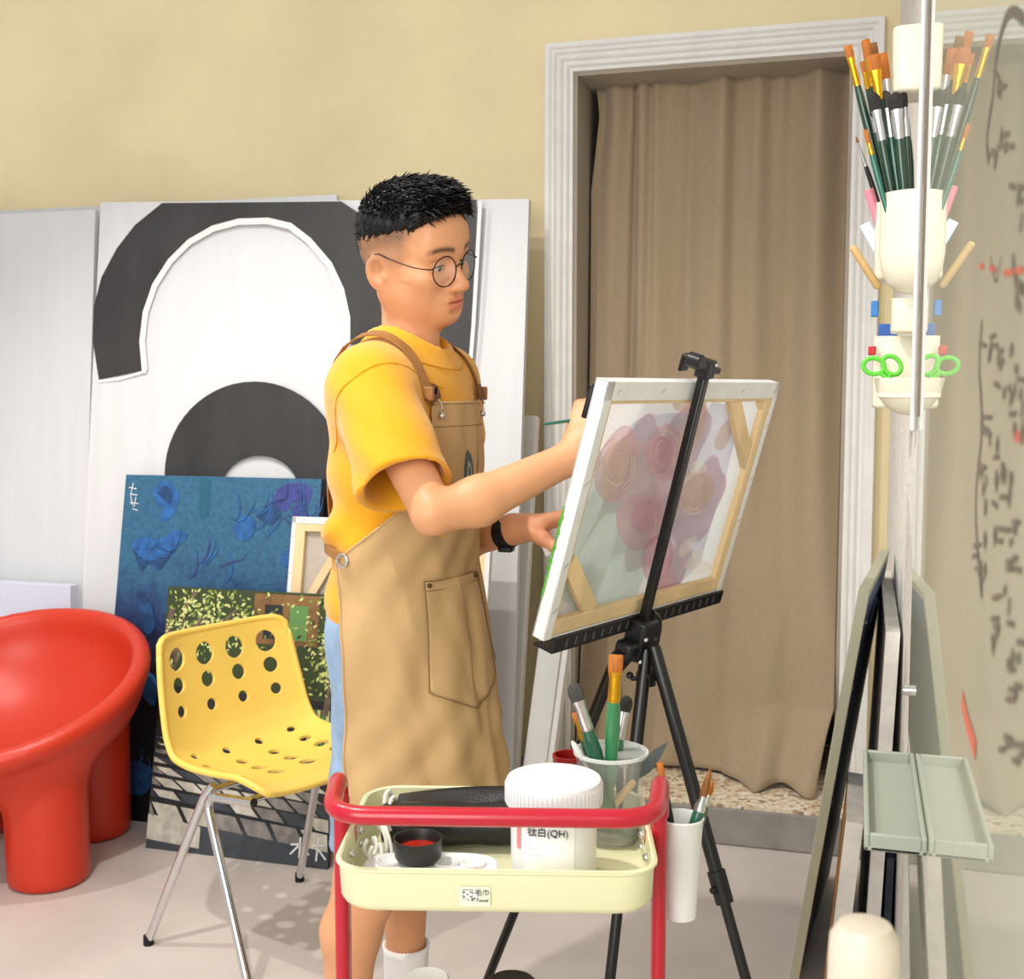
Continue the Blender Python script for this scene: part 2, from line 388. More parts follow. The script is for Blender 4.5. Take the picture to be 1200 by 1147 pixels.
# ================================================================== CURTAIN
def curtain():
    nu, nv = 150, 120; P = np.zeros((nv, nu, 3)); ztop = DZ-.012; x0, x1 = DX0+.02, DX1-.014
    for j in range(nv):
        v = j/(nv-1); z = ztop-(ztop-SZ-.02)*v
        for i in range(nu):
            u = i/(nu-1); x = x0+(x1-x0)*u
            if u < .2: x += .028*(1-u/.2)*max(0, 1-abs(v-.04)*9) # little gap at the top left corner
            g = .35+.65*math.exp(-v*6)
            s = u+.16*v*v*(u-.2)*(-1)                       # folds run slightly diagonally
            y = 1.5*(.010*math.sin(u*46+1.2*math.sin(u*9))*math.exp(-v*3.2)+.012*math.sin(s*19+.6)*(1-.35*v)+.011*math.sin(s*31+2.0+.8*math.sin(3*v))*(.8-.5*v))
            for uc, wd, am in ((.18, .012, .03), (.245, .016, .022), (.40, .02, .012), (.57, .02, .012), (.78, .03, .014)):
                y += 1.4*am*math.exp(-((s-uc+.02*v)/(wd*(1+1.3*v)))**2)*(1-.55*v)
            # right part pulled forward diagonally towards the bottom
            dgl = u-(1.02-.42*v)
            y -= .05*v*max(0, min(1, dgl*6+.4))
            y += .004*math.sin(14*v*PI+u*7)*max(0, v-.6)*2.5+.003*math.sin(u*90+v*5)*math.exp(-v*10)
            yy = D+.165+y*(1-.5*max(0, v-.8)*5)-.185*max(0, (v-.35)/.65)**1.6; zz = z
            if v > .9:                                         # puddle: cloth spreads over the sill
                q = (v-.9)/.1; side = max(0, min(1, (u-.58)*5))
                yy -= q*q*(.01+.12*side)+.03*side*q*math.sin(u*34)+.008*q*math.sin(u*21)
                zz = z+side*.05*q*(1-q)*2+.012*q*math.sin(u*23)*side
                x -= side*q*.05
                zz = max(zz, SZ+.012)
            P[j, i] = (x, yy, zz)
    o = MB().grid(P).build('curtain', M['linen'], sharp=0, solid=.002, offset=0)
    tag(o, 'long brown linen curtain hanging in the white-framed doorway', 'curtain')
curtain()
# ================================================================== LEANING BOARDS ON THE LEFT
class Board:
    """a rectangle leaning back: bottom-left/right on the floor and top-left/right, thickness away from the viewer"""
    def __init__(s, BL, BR, TL, TR=None):
        s.BL, s.BR, s.TL = (np.asarray(q, float) for q in (BL, BR, TL))
        s.TR = np.asarray(TR, float) if TR is not None else s.TL+s.BR-s.BL
        s.U = unit(s.BR-s.BL); s.N = unit(np.cross(s.U, s.TL-s.BL)); s.V = np.cross(s.N, s.U); s.w = np.linalg.norm(s.BR-s.BL); s.h = np.linalg.norm(s.TL-s.BL)
    def pt(s, u, v, d=0): return s.BL*(1-u)*(1-v)+s.BR*u*(1-v)+s.TL*(1-u)*v+s.TR*u*v+s.N*d
    def px(s, x, y, d=.0012): return on_plane(x, y, s.BL, s.N)+s.N*d
    def box(s, mb, th, u0=0, u1=1, v0=0, v1=1, d0=0, m=0):
        C = [(u0, v0), (u1, v0), (u1, v1), (u0, v1)]
        return mb.quadbox([s.pt(u, v, d0-th) for u, v in C]+[s.pt(u, v, d0) for u, v in C], m)
    def decal(s, mb, P, m, d=.0012): return mb.poly([s.px(x, y, d) for x, y in P], m)
    def uvpoly(s, mb, P, m, d=.0012): return mb.poly([s.pt(u, v, d) for u, v in P], m)
def arc_pts(cx, cy, rx, ry, a0, a1, n=24): return [(cx+rx*math.cos(math.radians(a0+(a1-a0)*k/n)), cy-ry*math.sin(math.radians(a0+(a1-a0)*k/n))) for k in range(n+1)]
# plain white boards furthest left
def rect_board(name, x0, x1, yb, yt, zt, th, m, label, cat, dz=0, group=None):
    B = Board((x0, yb, dz), (x1, yb, dz), (x0, yt, zt)); mb = MB(); B.box(mb, th); o = mb.build(name, m, bevel=.002); tag(o, label, cat, group); return B, o
rect_board('backdrop_board', -3.7, -1.723, 3.66, 3.82, 2.06, .02, M['whitepanel'], 'plain white board farthest back, its top edge showing above the arch painting', 'board')
rect_board('backdrop_board', -3.6, -2.60, 3.52, 3.71, 2.03, .02, M['whitepanel'], 'plain white board at the left edge, left of the black arch painting', 'board')
B, o = rect_board('storage_box', -3.35, -2.545, 3.40, 3.43, .735, .05, M['lav'], 'low lavender white box behind the red armchair', 'box')
for zz in (.47,):
    mb = MB(); mb.box((-2.98, 3.4, zz), (.62, .012, .012)); mb.build('ledge', M['whitepanel'], o)
# big arch painting
TLp = on_y(118, 237, 3.66); TRp = on_y(620, 233, 3.74); BLp = np.array([TLp[0]-.012, 3.42, 0]); BRp = np.array([TRp[0]+.01, 3.47, 0.0])
A = Board(BLp, BRp, TLp, TRp); mb = MB(); A.box(mb, .03, m=0)
white_in = [(166, 402)]+arc_pts(286, 402, 118, 138, 178, 100, 14)+arc_pts(300, 380, 106, 118, 88, 4, 14)+[(407, 402)]
ring1 = [(116, 445), (109, 400), (110, 360), (119, 325), (137, 291), (158, 264), (190, 238), (400, 236), (418, 248), (440, 285), (455, 330), (460, 420)]+[(407, 402), (407, 372), (400, 340), (386, 310), (362, 282), (340, 265), (314, 259), (280, 260), (250, 268), (222, 284), (200, 306), (182, 334), (171, 366), (167, 400), (170, 434)]
A.decal(mb, ring1, 1)
rim = [(170, 434), (167, 400), (171, 366), (182, 334), (200, 306), (222, 284), (250, 268), (280, 260), (314, 259), (340, 265), (362, 282), (386, 310), (400, 340), (407, 372), (407, 402)]
mb.stroke([A.px(x, y, .0024) for x, y in rim], .022, A.N, 2)
A.decal(mb, [(540, 234), (559, 234), (548, 430), (541, 560), (470, 560), (470, 300)], 1)
ring2 = arc_pts(298, 556, 105, 109, 180, 0, 28)+[(403, 640), (345, 640)]+arc_pts(304, 575, 46, 41, 0, 180, 20)+[(258, 640), (193, 640)]
A.decal(mb, ring2, 1)
mb.stroke([A.px(x, y, .0024) for x, y in [(116, 447), (140, 444), (172, 435)]], .01, A.N, 2)
mb.stroke([A.px(x, y, .0024) for x, y in [(563, 236), (555, 380), (551, 430)]], .012, A.N, 2)
for k in range(0):                                             # loose white brush marks
    x = random.uniform(190, 390); y = random.uniform(285, 420); mb.stroke([A.px(x+q*random.uniform(-2, 2), y+q*6, .0016) for q in range(4)], .012, A.N, 2)
tag(mb.build('arch_painting', [M['whitepanel'], M['blackpaint'], M['whitegesso']], sharp=20), 'huge white painting with bold black arches leaning on the wall', 'painting')
# blue fish painting
mblue = mat('blue_oil_paint', '2c5f8c', .5, noise=.0, bump=.25, bscale=80)
nt = mblue.node_tree; L = nt.links.new; bs = nt.nodes['Principled BSDF']
tc = nt.nodes.new('ShaderNodeTexCoord'); sp = nt.nodes.new('ShaderNodeSeparateXYZ'); L(tc.outputs['Object'], sp.inputs[0])
nz = nt.nodes.new('ShaderNodeTexNoise'); nz.inputs['Scale'].default_value = 9; nz.inputs['Detail'].default_value = 9; nz.inputs['Distortion'].default_value = 1.2; L(tc.outputs['Object'], nz.inputs['Vector'])
ma = nt.nodes.new('ShaderNodeMath'); ma.operation = 'MULTIPLY_ADD'; ma.inputs[1].default_value = .32; L(nz.outputs['Fac'], ma.inputs[0]); L(sp.outputs['Z'], ma.inputs[2])
rp = nt.nodes.new('ShaderNodeValToRGB'); L(ma.outputs[0], rp.inputs[0])
stops = [(.0, '07080c'), (.70, '080a12'), (.80, '18284f'), (.93, '2b527f'), (1.05/1.15, '2f6a91')]
stops = [(0, '07080c'), (.66, '090b12'), (.80, '1c2f5c'), (.90, '264c74'), (1.0, '2f6080')]
while len(rp.color_ramp.elements) < len(stops): rp.color_ramp.elements.new(.5)
for e, (p, c) in zip(rp.color_ramp.elements, stops): e.position = p; e.color = (*s2l(c), 1)
nz2 = nt.nodes.new('ShaderNodeTexNoise'); nz2.inputs['Scale'].default_value = 60; nz2.inputs['Detail'].default_value = 6; L(tc.outputs['Object'], nz2.inputs['Vector'])
mx = nt.nodes.new('ShaderNodeMix'); mx.data_type = 'RGBA'; mx.blend_type = 'OVERLAY'; mx.inputs['Factor'].default_value = .45
L(rp.outputs[0], mx.inputs['A']); L(nz2.outputs['Fac'], mx.inputs['B']); L(mx.outputs['Result'], bs.inputs['Base Color'])
zt = on_y(148, 556, 3.50)
xl, xr = on_y(148, 556, 3.50)[0], on_y(377, 562, 3.50)[0]
Bb = Board((xl, 3.29, 0), (xr, 3.29, 0), (xl, 3.50, zt[2])); mb = MB(); Bb.box(mb, .03, m=1)
Bb.box(mb, .002, d0=.001, m=0)
fishes = {2: [[(180, 575), (190, 564), (203, 568), (210, 582), (206, 598), (196, 611), (187, 606), (192, 596), (184, 590)],
              [(153, 640), (166, 628), (184, 633), (206, 622), (221, 626), (208, 640), (190, 652), (171, 656)],
              [(272, 620), (286, 604), (300, 612), (296, 628), (284, 634)], [(158, 792), (170, 786), (184, 796), (182, 826), (170, 818)],
              [(330, 650), (350, 632), (368, 612), (372, 628), (350, 655), (334, 664)]],
          3: [[(156, 644), (170, 640), (188, 646), (205, 640), (196, 658), (186, 668), (176, 660), (166, 668)], [(184, 577), (194, 569), (203, 580), (198, 590)],
              [(134, 905), (150, 892), (172, 896), (182, 910), (170, 930), (148, 930), (136, 920)], [(300, 605), (318, 590), (330, 600), (318, 615)], [(160, 690), (176, 705), (182, 735), (170, 740)]],
          4: [[(318, 588), (330, 570), (352, 566), (366, 574), (360, 592), (344, 588), (334, 600)], [(340, 596), (352, 590), (362, 604), (350, 612)]],
          5: [[(234, 562), (246, 562), (244, 604), (234, 604)]]}
for mi, L_ in fishes.items():
    for k, Pq in enumerate(L_):
        c = np.mean(Pq, 0); sp_ = [np.array(q) for q in Pq]+[np.array(Pq[0])]
        Bb.decal(mb, [tuple(q) for q in smoothpath(sp_, 4)[:-1]], mi, .0022+.0004*k)
for k in range(34):
    x0, y0 = random.choice([(290, 610), (330, 600), (345, 620), (240, 670), (180, 660), (170, 720), (155, 900)]); x0 += random.uniform(-25, 25); y0 += random.uniform(-18, 18); a = random.uniform(-.9, .3)
    mb.stroke([Bb.px(x0+q*7*math.cos(a+q*.25), y0-q*7*math.sin(a+q*.25)+4*math.sin(q*1.3+k), .0045) for q in range(6)], [.001, .004, .005, .004, .003, .001], Bb.N, random.choice((2, 3, 4, 2)))
for q in ([(157, 566), (154, 580), (156, 592)], [(152, 571), (161, 573)], [(153, 579), (162, 580)], [(160, 582), (158, 594)], [(153, 589), (163, 590)], [(156, 596), (162, 598)]):
    mb.stroke([Bb.px(x, y, .004) for x, y in q], .003, Bb.N, 6)
o = mb.build('blue_painting', [mblue, M['black_edge'], mat('bright_blue_paint', '28609f', .5, noise=.35, nscale=25), mat('deep_blue_paint', '1f4675', .5, noise=.4, nscale=30), mat('violet_paint', '3d4488', .5, noise=.3, nscale=30), mat('teal_paint', '1f5a72', .5), M['whitegesso']], sharp=20)
tag(o, 'dark blue underwater painting with blue fish, leaning behind the red armchair', 'painting')
# stretched canvas seen from behind, between the blue and the street painting
def stretched_back(name, B, th, bw, label, cat, braces, border=.02, front=None, parent_extra=None, staples=True, clothm=None, group=None):
    """canvas seen from its back (the side of B.N): cloth sheet, white wrapped edge, bars, braces"""
    c = B.pt(.5, 0, -th/2); c = np.array([c[0], c[1], min(B.BL[2], B.BR[2])])
    r = thing(name, c, label, cat, group); bu, bv = bw/B.w, bw/B.h; eu, ev = border/B.w, border/B.h
    mb = MB(); B.box(mb, .003, d0=-th+.003); o = mb.build('canvas_cloth', clothm or M['canvas_raw'], r)
    mb = MB()
    for (u0, u1, v0, v1) in ((0, .003/B.w, 0, 1), (1-.003/B.w, 1, 0, 1), (0, 1, 0, .003/B.h), (0, 1, 1-.003/B.h, 1)): B.box(mb, th-.003, u0, u1, v0, v1)
    for (u0, u1, v0, v1) in ((0, eu, 0, 1), (1-eu, 1, 0, 1), (0, 1, 1-ev*1.5, 1), (0, 1, 0, ev*.5)): B.box(mb, .002, u0, u1, v0, v1, d0=.002)
    mb.build('wrapped_edge', M['canvas_white'], r, bevel=.001)
    e = .004
    for (u0, u1, v0, v1) in ((e/B.w, bu, e/B.h, 1-e/B.h), (1-bu, 1-e/B.w, e/B.h, 1-e/B.h), (bu, 1-bu, e/B.h, bv), (bu, 1-bu, 1-bv, 1-e/B.h)):
        mb = MB(); B.box(mb, th-.006, u0, u1, v0, v1); mb.build('stretcher_bar', M['pine'], r, bevel=.0015)
    for (u0, v0), (u1, v1) in braces:
        p, q = B.pt(u0, v0, -.007), B.pt(u1, v1, -.007); mb = MB(); mb.bar(p, q, .026, .012, up=B.N); mb.build('corner_brace', M['pine'], r, bevel=.001)
    if staples:
        for k in range(9):
            for (u, v) in ((.06+k*.11, 1-ev*.8), (eu*.5, .06+k*.11)):
                p = B.pt(u, v, .0026); d = (B.U+B.V*.6)*.004; mb = MB(); mb.bar(p-d, p+d, .0012, .001, up=B.N); mb.build('staple', M['silver'], r)
    return r
x0 = on_y(343, 605, 3.36)
Bc = Board((x0[0], 3.155, 0), (-1.03, 3.155, 0), (x0[0], 3.36, x0[2])); 
stretched_back('stretched_canvas', Bc, .022, .045, 'back of a large raw canvas with pine stretcher bars behind the man', 'canvas', [((.03, .66), (.30, .97)), ((.03, .3), (.3, .03))], border=.014)
# street painting
S = Board((-2.06, 3.10, 0), (-1.455, 3.10, 0), (-2.06, 3.262, on_y(203, 687, 3.262)[2])); mb = MB(); S.box(mb, .022, m=1)
S.box(mb, .001, d0=.0008, m=0)
SM = [mat('street_painting_ground', '2b2c2e', .5, noise=.5, nscale=14, col2='1a1b1d'), M['black_edge'], mat('paint_leaf_light', 'c9cf84', .6), mat('paint_leaf_green', '7d9140', .6), mat('paint_leaf_dark', '33401f', .6), mat('paint_bark', '6d5b4a', .6, noise=.4, nscale=40), mat('paint_stone_light', 'c0bcae', .6, noise=.25, nscale=30), mat('paint_stone_grey', '84807c', .6, noise=.3, nscale=30), mat('paint_street_blue', '3b4148', .6, noise=.2, nscale=20), mat('paint_wood_brown', '7d5a33', .6, noise=.3, nscale=20), mat('paint_shutter_green', '5d8a4a', .6), M['whitegesso'], mat('paint_red', 'b4453a', .6)]
def spoly(P, m, d=.0014): S.uvpoly(mb, P, m, d)
spoly([(0, .62), (1, .60), (1, 1), (0, 1)], 4, .0012)
spoly([(.50, .80), (.86, .80), (.86, .99), (.50, .99)], 9, .0013); spoly([(.56, .82), (.66, .82), (.66, .95), (.56, .95)], 0, .0014); spoly([(.7, .82), (.8, .82), (.8, .95), (.7, .95)], 10, .0014)
for k in range(7): spoly([(.84+k*.024, .38), (.858+k*.024, .38), (.858+k*.024, .57), (.84+k*.024, .57)], 10 if k % 2 else 2, .0014)
spoly([(.82, .30), (1, .30), (1, .36), (.82, .36)], 9, .0014)
for q, w in (([(.02, .58), (.06, .70), (.12, .80), (.22, .88)], .03), ([(.06, .70), (.02, .82), (.04, .92)], .018), ([(.12, .8), (.1, .9), (.16, .98)], .014), ([(.93, .55), (.95, .68), (.90, .80), (.95, .92)], .02), ([(.22, .88), (.3, .86), (.4, .92)], .012)):
    mb.stroke([S.pt(u, v, .002) for u, v in smoothpath([np.array([*p, 0]) for p in q], 4) and [(p[0], p[1]) for p in smoothpath([np.array([*p, 0]) for p in q], 4)]], w, S.N, 5)
for k in range(900):
    g = random.random()
    if g < .55: u, v = random.gauss(.24, .17), random.gauss(.86, .08)
    elif g < .62: u, v = random.uniform(0, 1), random.gauss(.95, .04)
    else: u, v = random.gauss(.93, .08), random.gauss(.76, .12)
    if not (.005 < u < .99 and .62 < v < .992): continue
    s = random.uniform(.008, .018); a = random.uniform(0, PI); d = .0022+.0000012*k
    spoly([(u+s*math.cos(a), v+.75*s*math.sin(a)), (u+s*.45*math.cos(a+1.6), v+.34*s*math.sin(a+1.6)), (u-s*math.cos(a), v-.75*s*math.sin(a)), (u-s*.45*math.cos(a+1.6), v-.34*s*math.sin(a+1.6))], random.choices((2, 3, 4), (.5, .35, .15))[0], d)
# receding stone slabs
spoly([(0, .0), (1, .0), (1, .10), (0, .115)], 8, .0012); spoly([(0, .035), (.30, .02), (.30, .10), (0, .13)], 6, .0013)
rows = [(.12, .175), (.185, .225), (.235, .27), (.28, .31), (.32, .345), (.355, .375), (.385, .40), (.41, .423)]
for r, (a, b_) in enumerate(rows):
    n = 6+r; sh = .02*r
    for k in range(-2, n+2):
        ua, ub = (k+.08)/n, (k+.92)/n; sk = .05+.01*r; P = [(ua+sk, a-.06*ua), (ub+sk, a-.06*ub), (ub, b_-.05*ub), (ua, b_-.05*ua)]
        P = [(min(.995, max(.005, u)), max(.005, v)) for u, v in P]
        if P[1][0]-P[0][0] > .02: spoly(P, random.choices((6, 7, 8), (.45, .4, .15))[0], .0016)
for k in range(4): spoly([(.0+k*.004, .20-.004*k), (1, .13), (1, .122), (0, .19)], 8, .0019)
for q in ([(.80, .075), (.90, .085)], [(.85, .03), (.85, .105)], [(.85, .08), (.80, .04)], [(.85, .08), (.90, .045)], [(.91, .08), (.98, .085)], [(.94, .025), (.945, .11)], [(.945, .07), (.99, .035)]):
    mb.stroke([S.pt(u, v, .003) for u, v in q], .006, S.N, 11)
tag(mb.build('street_painting', SM, sharp=20), 'painting of leafy trees over a paved street, leaning behind the yellow chair', 'painting')
# white planks right of the man
def plank(px_top, yt, px_bot, yb, w, th, label, zt=None):
    T = on_y(*px_top, yt); Bt = on_y(*px_bot, yb); Bt = np.array([Bt[0]+(Bt[0]-T[0])*0.0, yb, 0.0]) if Bt[2] < .25 else Bt
    Bo = Board(Bt, Bt+np.array([w, 0, 0]), T); mb = MB(); Bo.box(mb, th); o = mb.build('white_plank', M['trim'], bevel=.003); tag(o, label, 'plank'); return o
plank((612, 487), 3.80, (584, 930), 3.53, .05, .04, 'slim white plank leaning right of the arch painting, its top end showing')
plank((646, 640), 3.72, (602, 930), 3.50, .075, .03, 'wider white plank leaning just behind the lower left canvas corner')
plank((667, 700), 3.60, (628, 925), 3.44, .018, .05, 'thin white batten leaning beside the doorway trim')
b = MB(); b.box(on_y(655, 786, D-.055), (.045, .02, .05)); tag(b.build('wall_tape', M['trim'], bevel=.004), 'small piece of white tape stuck on the doorway trim', 'tape')
# ================================================================== RED ARMCHAIR
def red_armchair():
    c = np.array([-1.493, 3.458]); s = SDF(axis_pts([(-2.05, -.95, .011)]), axis_pts([(2.9, 4.05, .011)]), axis_pts([(-.02, .82, .011)]))
    cz = .532; n = unit([-.085, -.365, 1.0]); x_ = unit(np.cross((0, 1, 0), n)); y_ = np.cross(n, x_); R = np.stack([x_, y_, n], 1); C0 = np.array([c[0], c[1], cz])
    side = lambda X, Y, Z: (X-C0[0])*n[0]+(Y-C0[1])*n[1]+(Z-C0[2])*n[2]
    s.add(ell_sdf(C0, (.402, .402, .285), R), .02)
    s.cut(lambda X, Y, Z: side(X, Y, Z)-.004, .02)
    for ex, ey in ((.17, -.15), (-.22, -.15), (.17, .22), (-.22, .22)):
        def leg(X, Y, Z, ex=ex, ey=ey):
            r = np.sqrt((X-c[0]-ex)**2+(Y-c[1]-ey)**2)-.112-.006*np.clip(Z/.4, 0, 1); q = np.abs(Z-.19)-.19; return smax(r+0*Z, q+0*r, .02)
        s.add((leg, np.array([c[0]+ex-.13, c[1]+ey-.13, 0]), np.array([c[0]+ex+.13, c[1]+ey+.13, .40])), .06)
    def lip(X, Y, Z):                                        # thick rolled rim
        d = side(X, Y, Z); px_, py_, pz_ = X-C0[0]-n[0]*d, Y-C0[1]-n[1]*d, Z-C0[2]-n[2]*d; r = np.sqrt(px_**2+py_**2+pz_**2)-.386; return np.sqrt(r*r+(d+.006)**2)-.029
    s.add((lip, C0-.45, C0+.45), .035)
    s.sub(ell_sdf(C0+n*.03, (.360, .360, .262), R), .03)
    V, Q = s.mesh(); o = mesh_np('armchair', W(V), Q, M['red_chair'], smooth_it=2)
    tag(o, 'glossy red moulded armchair with a bowl seat and thick round legs', 'armchair')
red_armchair()
# ================================================================== YELLOW CHAIR
def yellow_chair():
    fx = unit([.78, -.625, 0]); e = unit([.625, .78, 0]); C = np.array([-.598, 2.975, 0])
    r = thing('perforated_chair', W(C), 'yellow plastic chair with round holes and chrome legs, left of the man', 'chair')
    G = lambda u, v, z: W(C+e*u+fx*v+np.array([0, 0, z]))
    # profile (v, z, halfwidth) from the top of the back to the front of the seat
    prof = smoothpath([np.array(q) for q in [(-.240, .772, .205), (-.226, .69, .215), (-.202, .59, .225), (-.178, .515, .23), (-.135, .462, .232), (-.06, .445, .232), (.03, .446, .230), (.11, .452, .226), (.160, .453, .216), (.188, .444, .196)]], 8)
    prof = np.array(prof); dl = np.r_[0, np.cumsum(np.linalg.norm(np.diff(prof[:, :2], axis=0), axis=1))]; Ltot = dl[-1]
    def surf(s, t):      # s 0..1 along, t -1..1 across
        q = [np.interp(s*Ltot, dl, prof[:, k]) for k in range(3)]; q2 = [np.interp(min(1, s+.01)*Ltot, dl, prof[:, k]) for k in range(3)]; q1 = [np.interp(max(0, s-.01)*Ltot, dl, prof[:, k]) for k in range(3)]
        d = unit([q2[0]-q1[0], q2[1]-q1[1]]); n = np.array([-d[1], d[0]]) if True else 0    # points to the sitter's side
        lift = .028*abs(t)**3.2+.012*t*t
        if s > .9: lift *= 1-.5*(s-.9)/.1
        u = t*q[2]*(1-.012*abs(t)**4)
        rr = 0
        if s < .06: rr = .02*(abs(t)**14)
        return G(u, q[0]+n[0]*lift*1, q[1]+n[1]*lift-rr)
    mb = MB(); rows = 9; colsn = 4; es = .045; et = .09
    smap = np.linspace(es, 1-es, rows+1); tmap = np.linspace(-1+et, 1-et, colsn+1)
    radii = {0: .030, 1: .021, 2: .0155, 3: .0, 4: .012, 5: .0155, 6: .019, 7: .023, 8: 0}
    n = 32; cache = {}
    def add_cell(s0, s1, t0, t1, rad):
        sq = []; k8 = n//4
        for k in range(k8): sq.append((s0, t0+(t1-t0)*k/k8))
        for k in range(k8): sq.append((s0+(s1-s0)*k/k8, t1))
        for k in range(k8): sq.append((s1, t1-(t1-t0)*k/k8))
        for k in range(k8): sq.append((s1-(s1-s0)*k/k8, t0))
        cs, ct = (s0+s1)/2, (t0+t1)/2; hw = .22
        R = []
        for fr in (0, .3, .6, .85, 1):
            ring = []
            for k, (a, b_) in enumerate(sq):
                ang = math.atan2((a-cs)*Ltot, (b_-ct)*hw)
                rr = rad if rad else .004
                ia, ib = cs+rr*math.sin(ang)/Ltot, ct+rr*math.cos(ang)/hw
                ring.append(surf(a+(ia-a)*fr, b_+(ib-b_)*fr))
            R.append(ring)
        mb.rings(R, cap0=False, cap1=(rad == 0))
    for i in range(rows):
        for j in range(colsn): add_cell(smap[i], smap[i+1], tmap[j], tmap[j+1], radii[i])
    def strip(s0, s1, t0, t1, ns, ntt): mb.grid([[surf(s0+(s1-s0)*a/ns, t0+(t1-t0)*b_/ntt) for b_ in range(ntt+1)] for a in range(ns+1)], flip=True)
    k8 = n//4
    strip(0, es, -1+et, 1-et, 2, k8*colsn); strip(1-es, 1, -1+et, 1-et, 2, k8*colsn)
    for s_ in (-1, 1):
        ta, tb = (-1, -1+et) if s_ < 0 else (1-et, 1)
        strip(es, 1-es, ta, tb, rows*k8, 3); strip(0, es, ta, tb, 2, 3); strip(1-es, 1, ta, tb, 2, 3)
    o = mb.build('seat_shell', M['yellow_chair'], r, sharp=0)
    import bmesh
    bm = bmesh.new(); bm.from_mesh(o.data); bmesh.ops.remove_doubles(bm, verts=bm.verts, dist=.0008); bmesh.ops.recalc_face_normals(bm, faces=bm.faces)
    # turned-down rim all round the shell
    bnd = [ed for ed in bm.edges if ed.is_boundary]
    bm.to_mesh(o.data); bm.free(); o.data.polygons.foreach_set('use_smooth', [True]*len(o.data.polygons))
    q = o.modifiers.new('Solid', 'SOLIDIFY'); q.thickness = .009; q.offset = 0
    q = o.modifiers.new('Bevel', 'BEVEL'); q.width = .0025; q.segments = 2; q.limit_method = 'ANGLE'; q.angle_limit = math.radians(50)
    # rim lip
    per = [surf(0, -1+2*k/30) for k in range(31)]+[surf(k/60, 1) for k in range(1, 61)]+[surf(1, 1-2*k/30) for k in range(1, 31)]+[surf(1-k/60, -1) for k in range(1, 60)]
    mb = MB(); mb.tube(per, .0085, 10, closed=True); mb.build('rim', M['yellow_chair'], r, sharp=0)
    # chrome A-frames either side + cross rails
    for sd in (-1, 1):
        u = sd*.19
        mb = MB(); mb.tube([G(u*.93, -.03, .43), G(u, -.05, .40), G(sd*.25, -.21, .012)], .0115, 12); leg = mb.build('leg', M['chrome'], r)
        b2 = MB(); b2.lathe([(.013, -.012), (.013, .012)], G(sd*.25, -.21, .012), n=12); b2.build('foot_cap', M['rubber'], leg)
        mb = MB(); mb.tube(fillet([G(u, .14, .428), G(u, -.045, .405), G(sd*.25, .185, .012)], .05, 8), .0115, 12); leg = mb.build('leg', M['chrome'], r)
        b2 = MB(); b2.lathe([(.013, -.012), (.013, .012)], G(sd*.25, .185, .012), n=12); b2.build('foot_cap', M['rubber'], leg)
    mb = MB(); mb.tube([G(-.19, .1, .42), G(.19, .1, .42)], .009, 10); mb.tube([G(-.19, -.05, .412), G(.19, -.05, .412)], .009, 10); mb.build('seat_frame', M['chrome'], r)
yellow_chair()
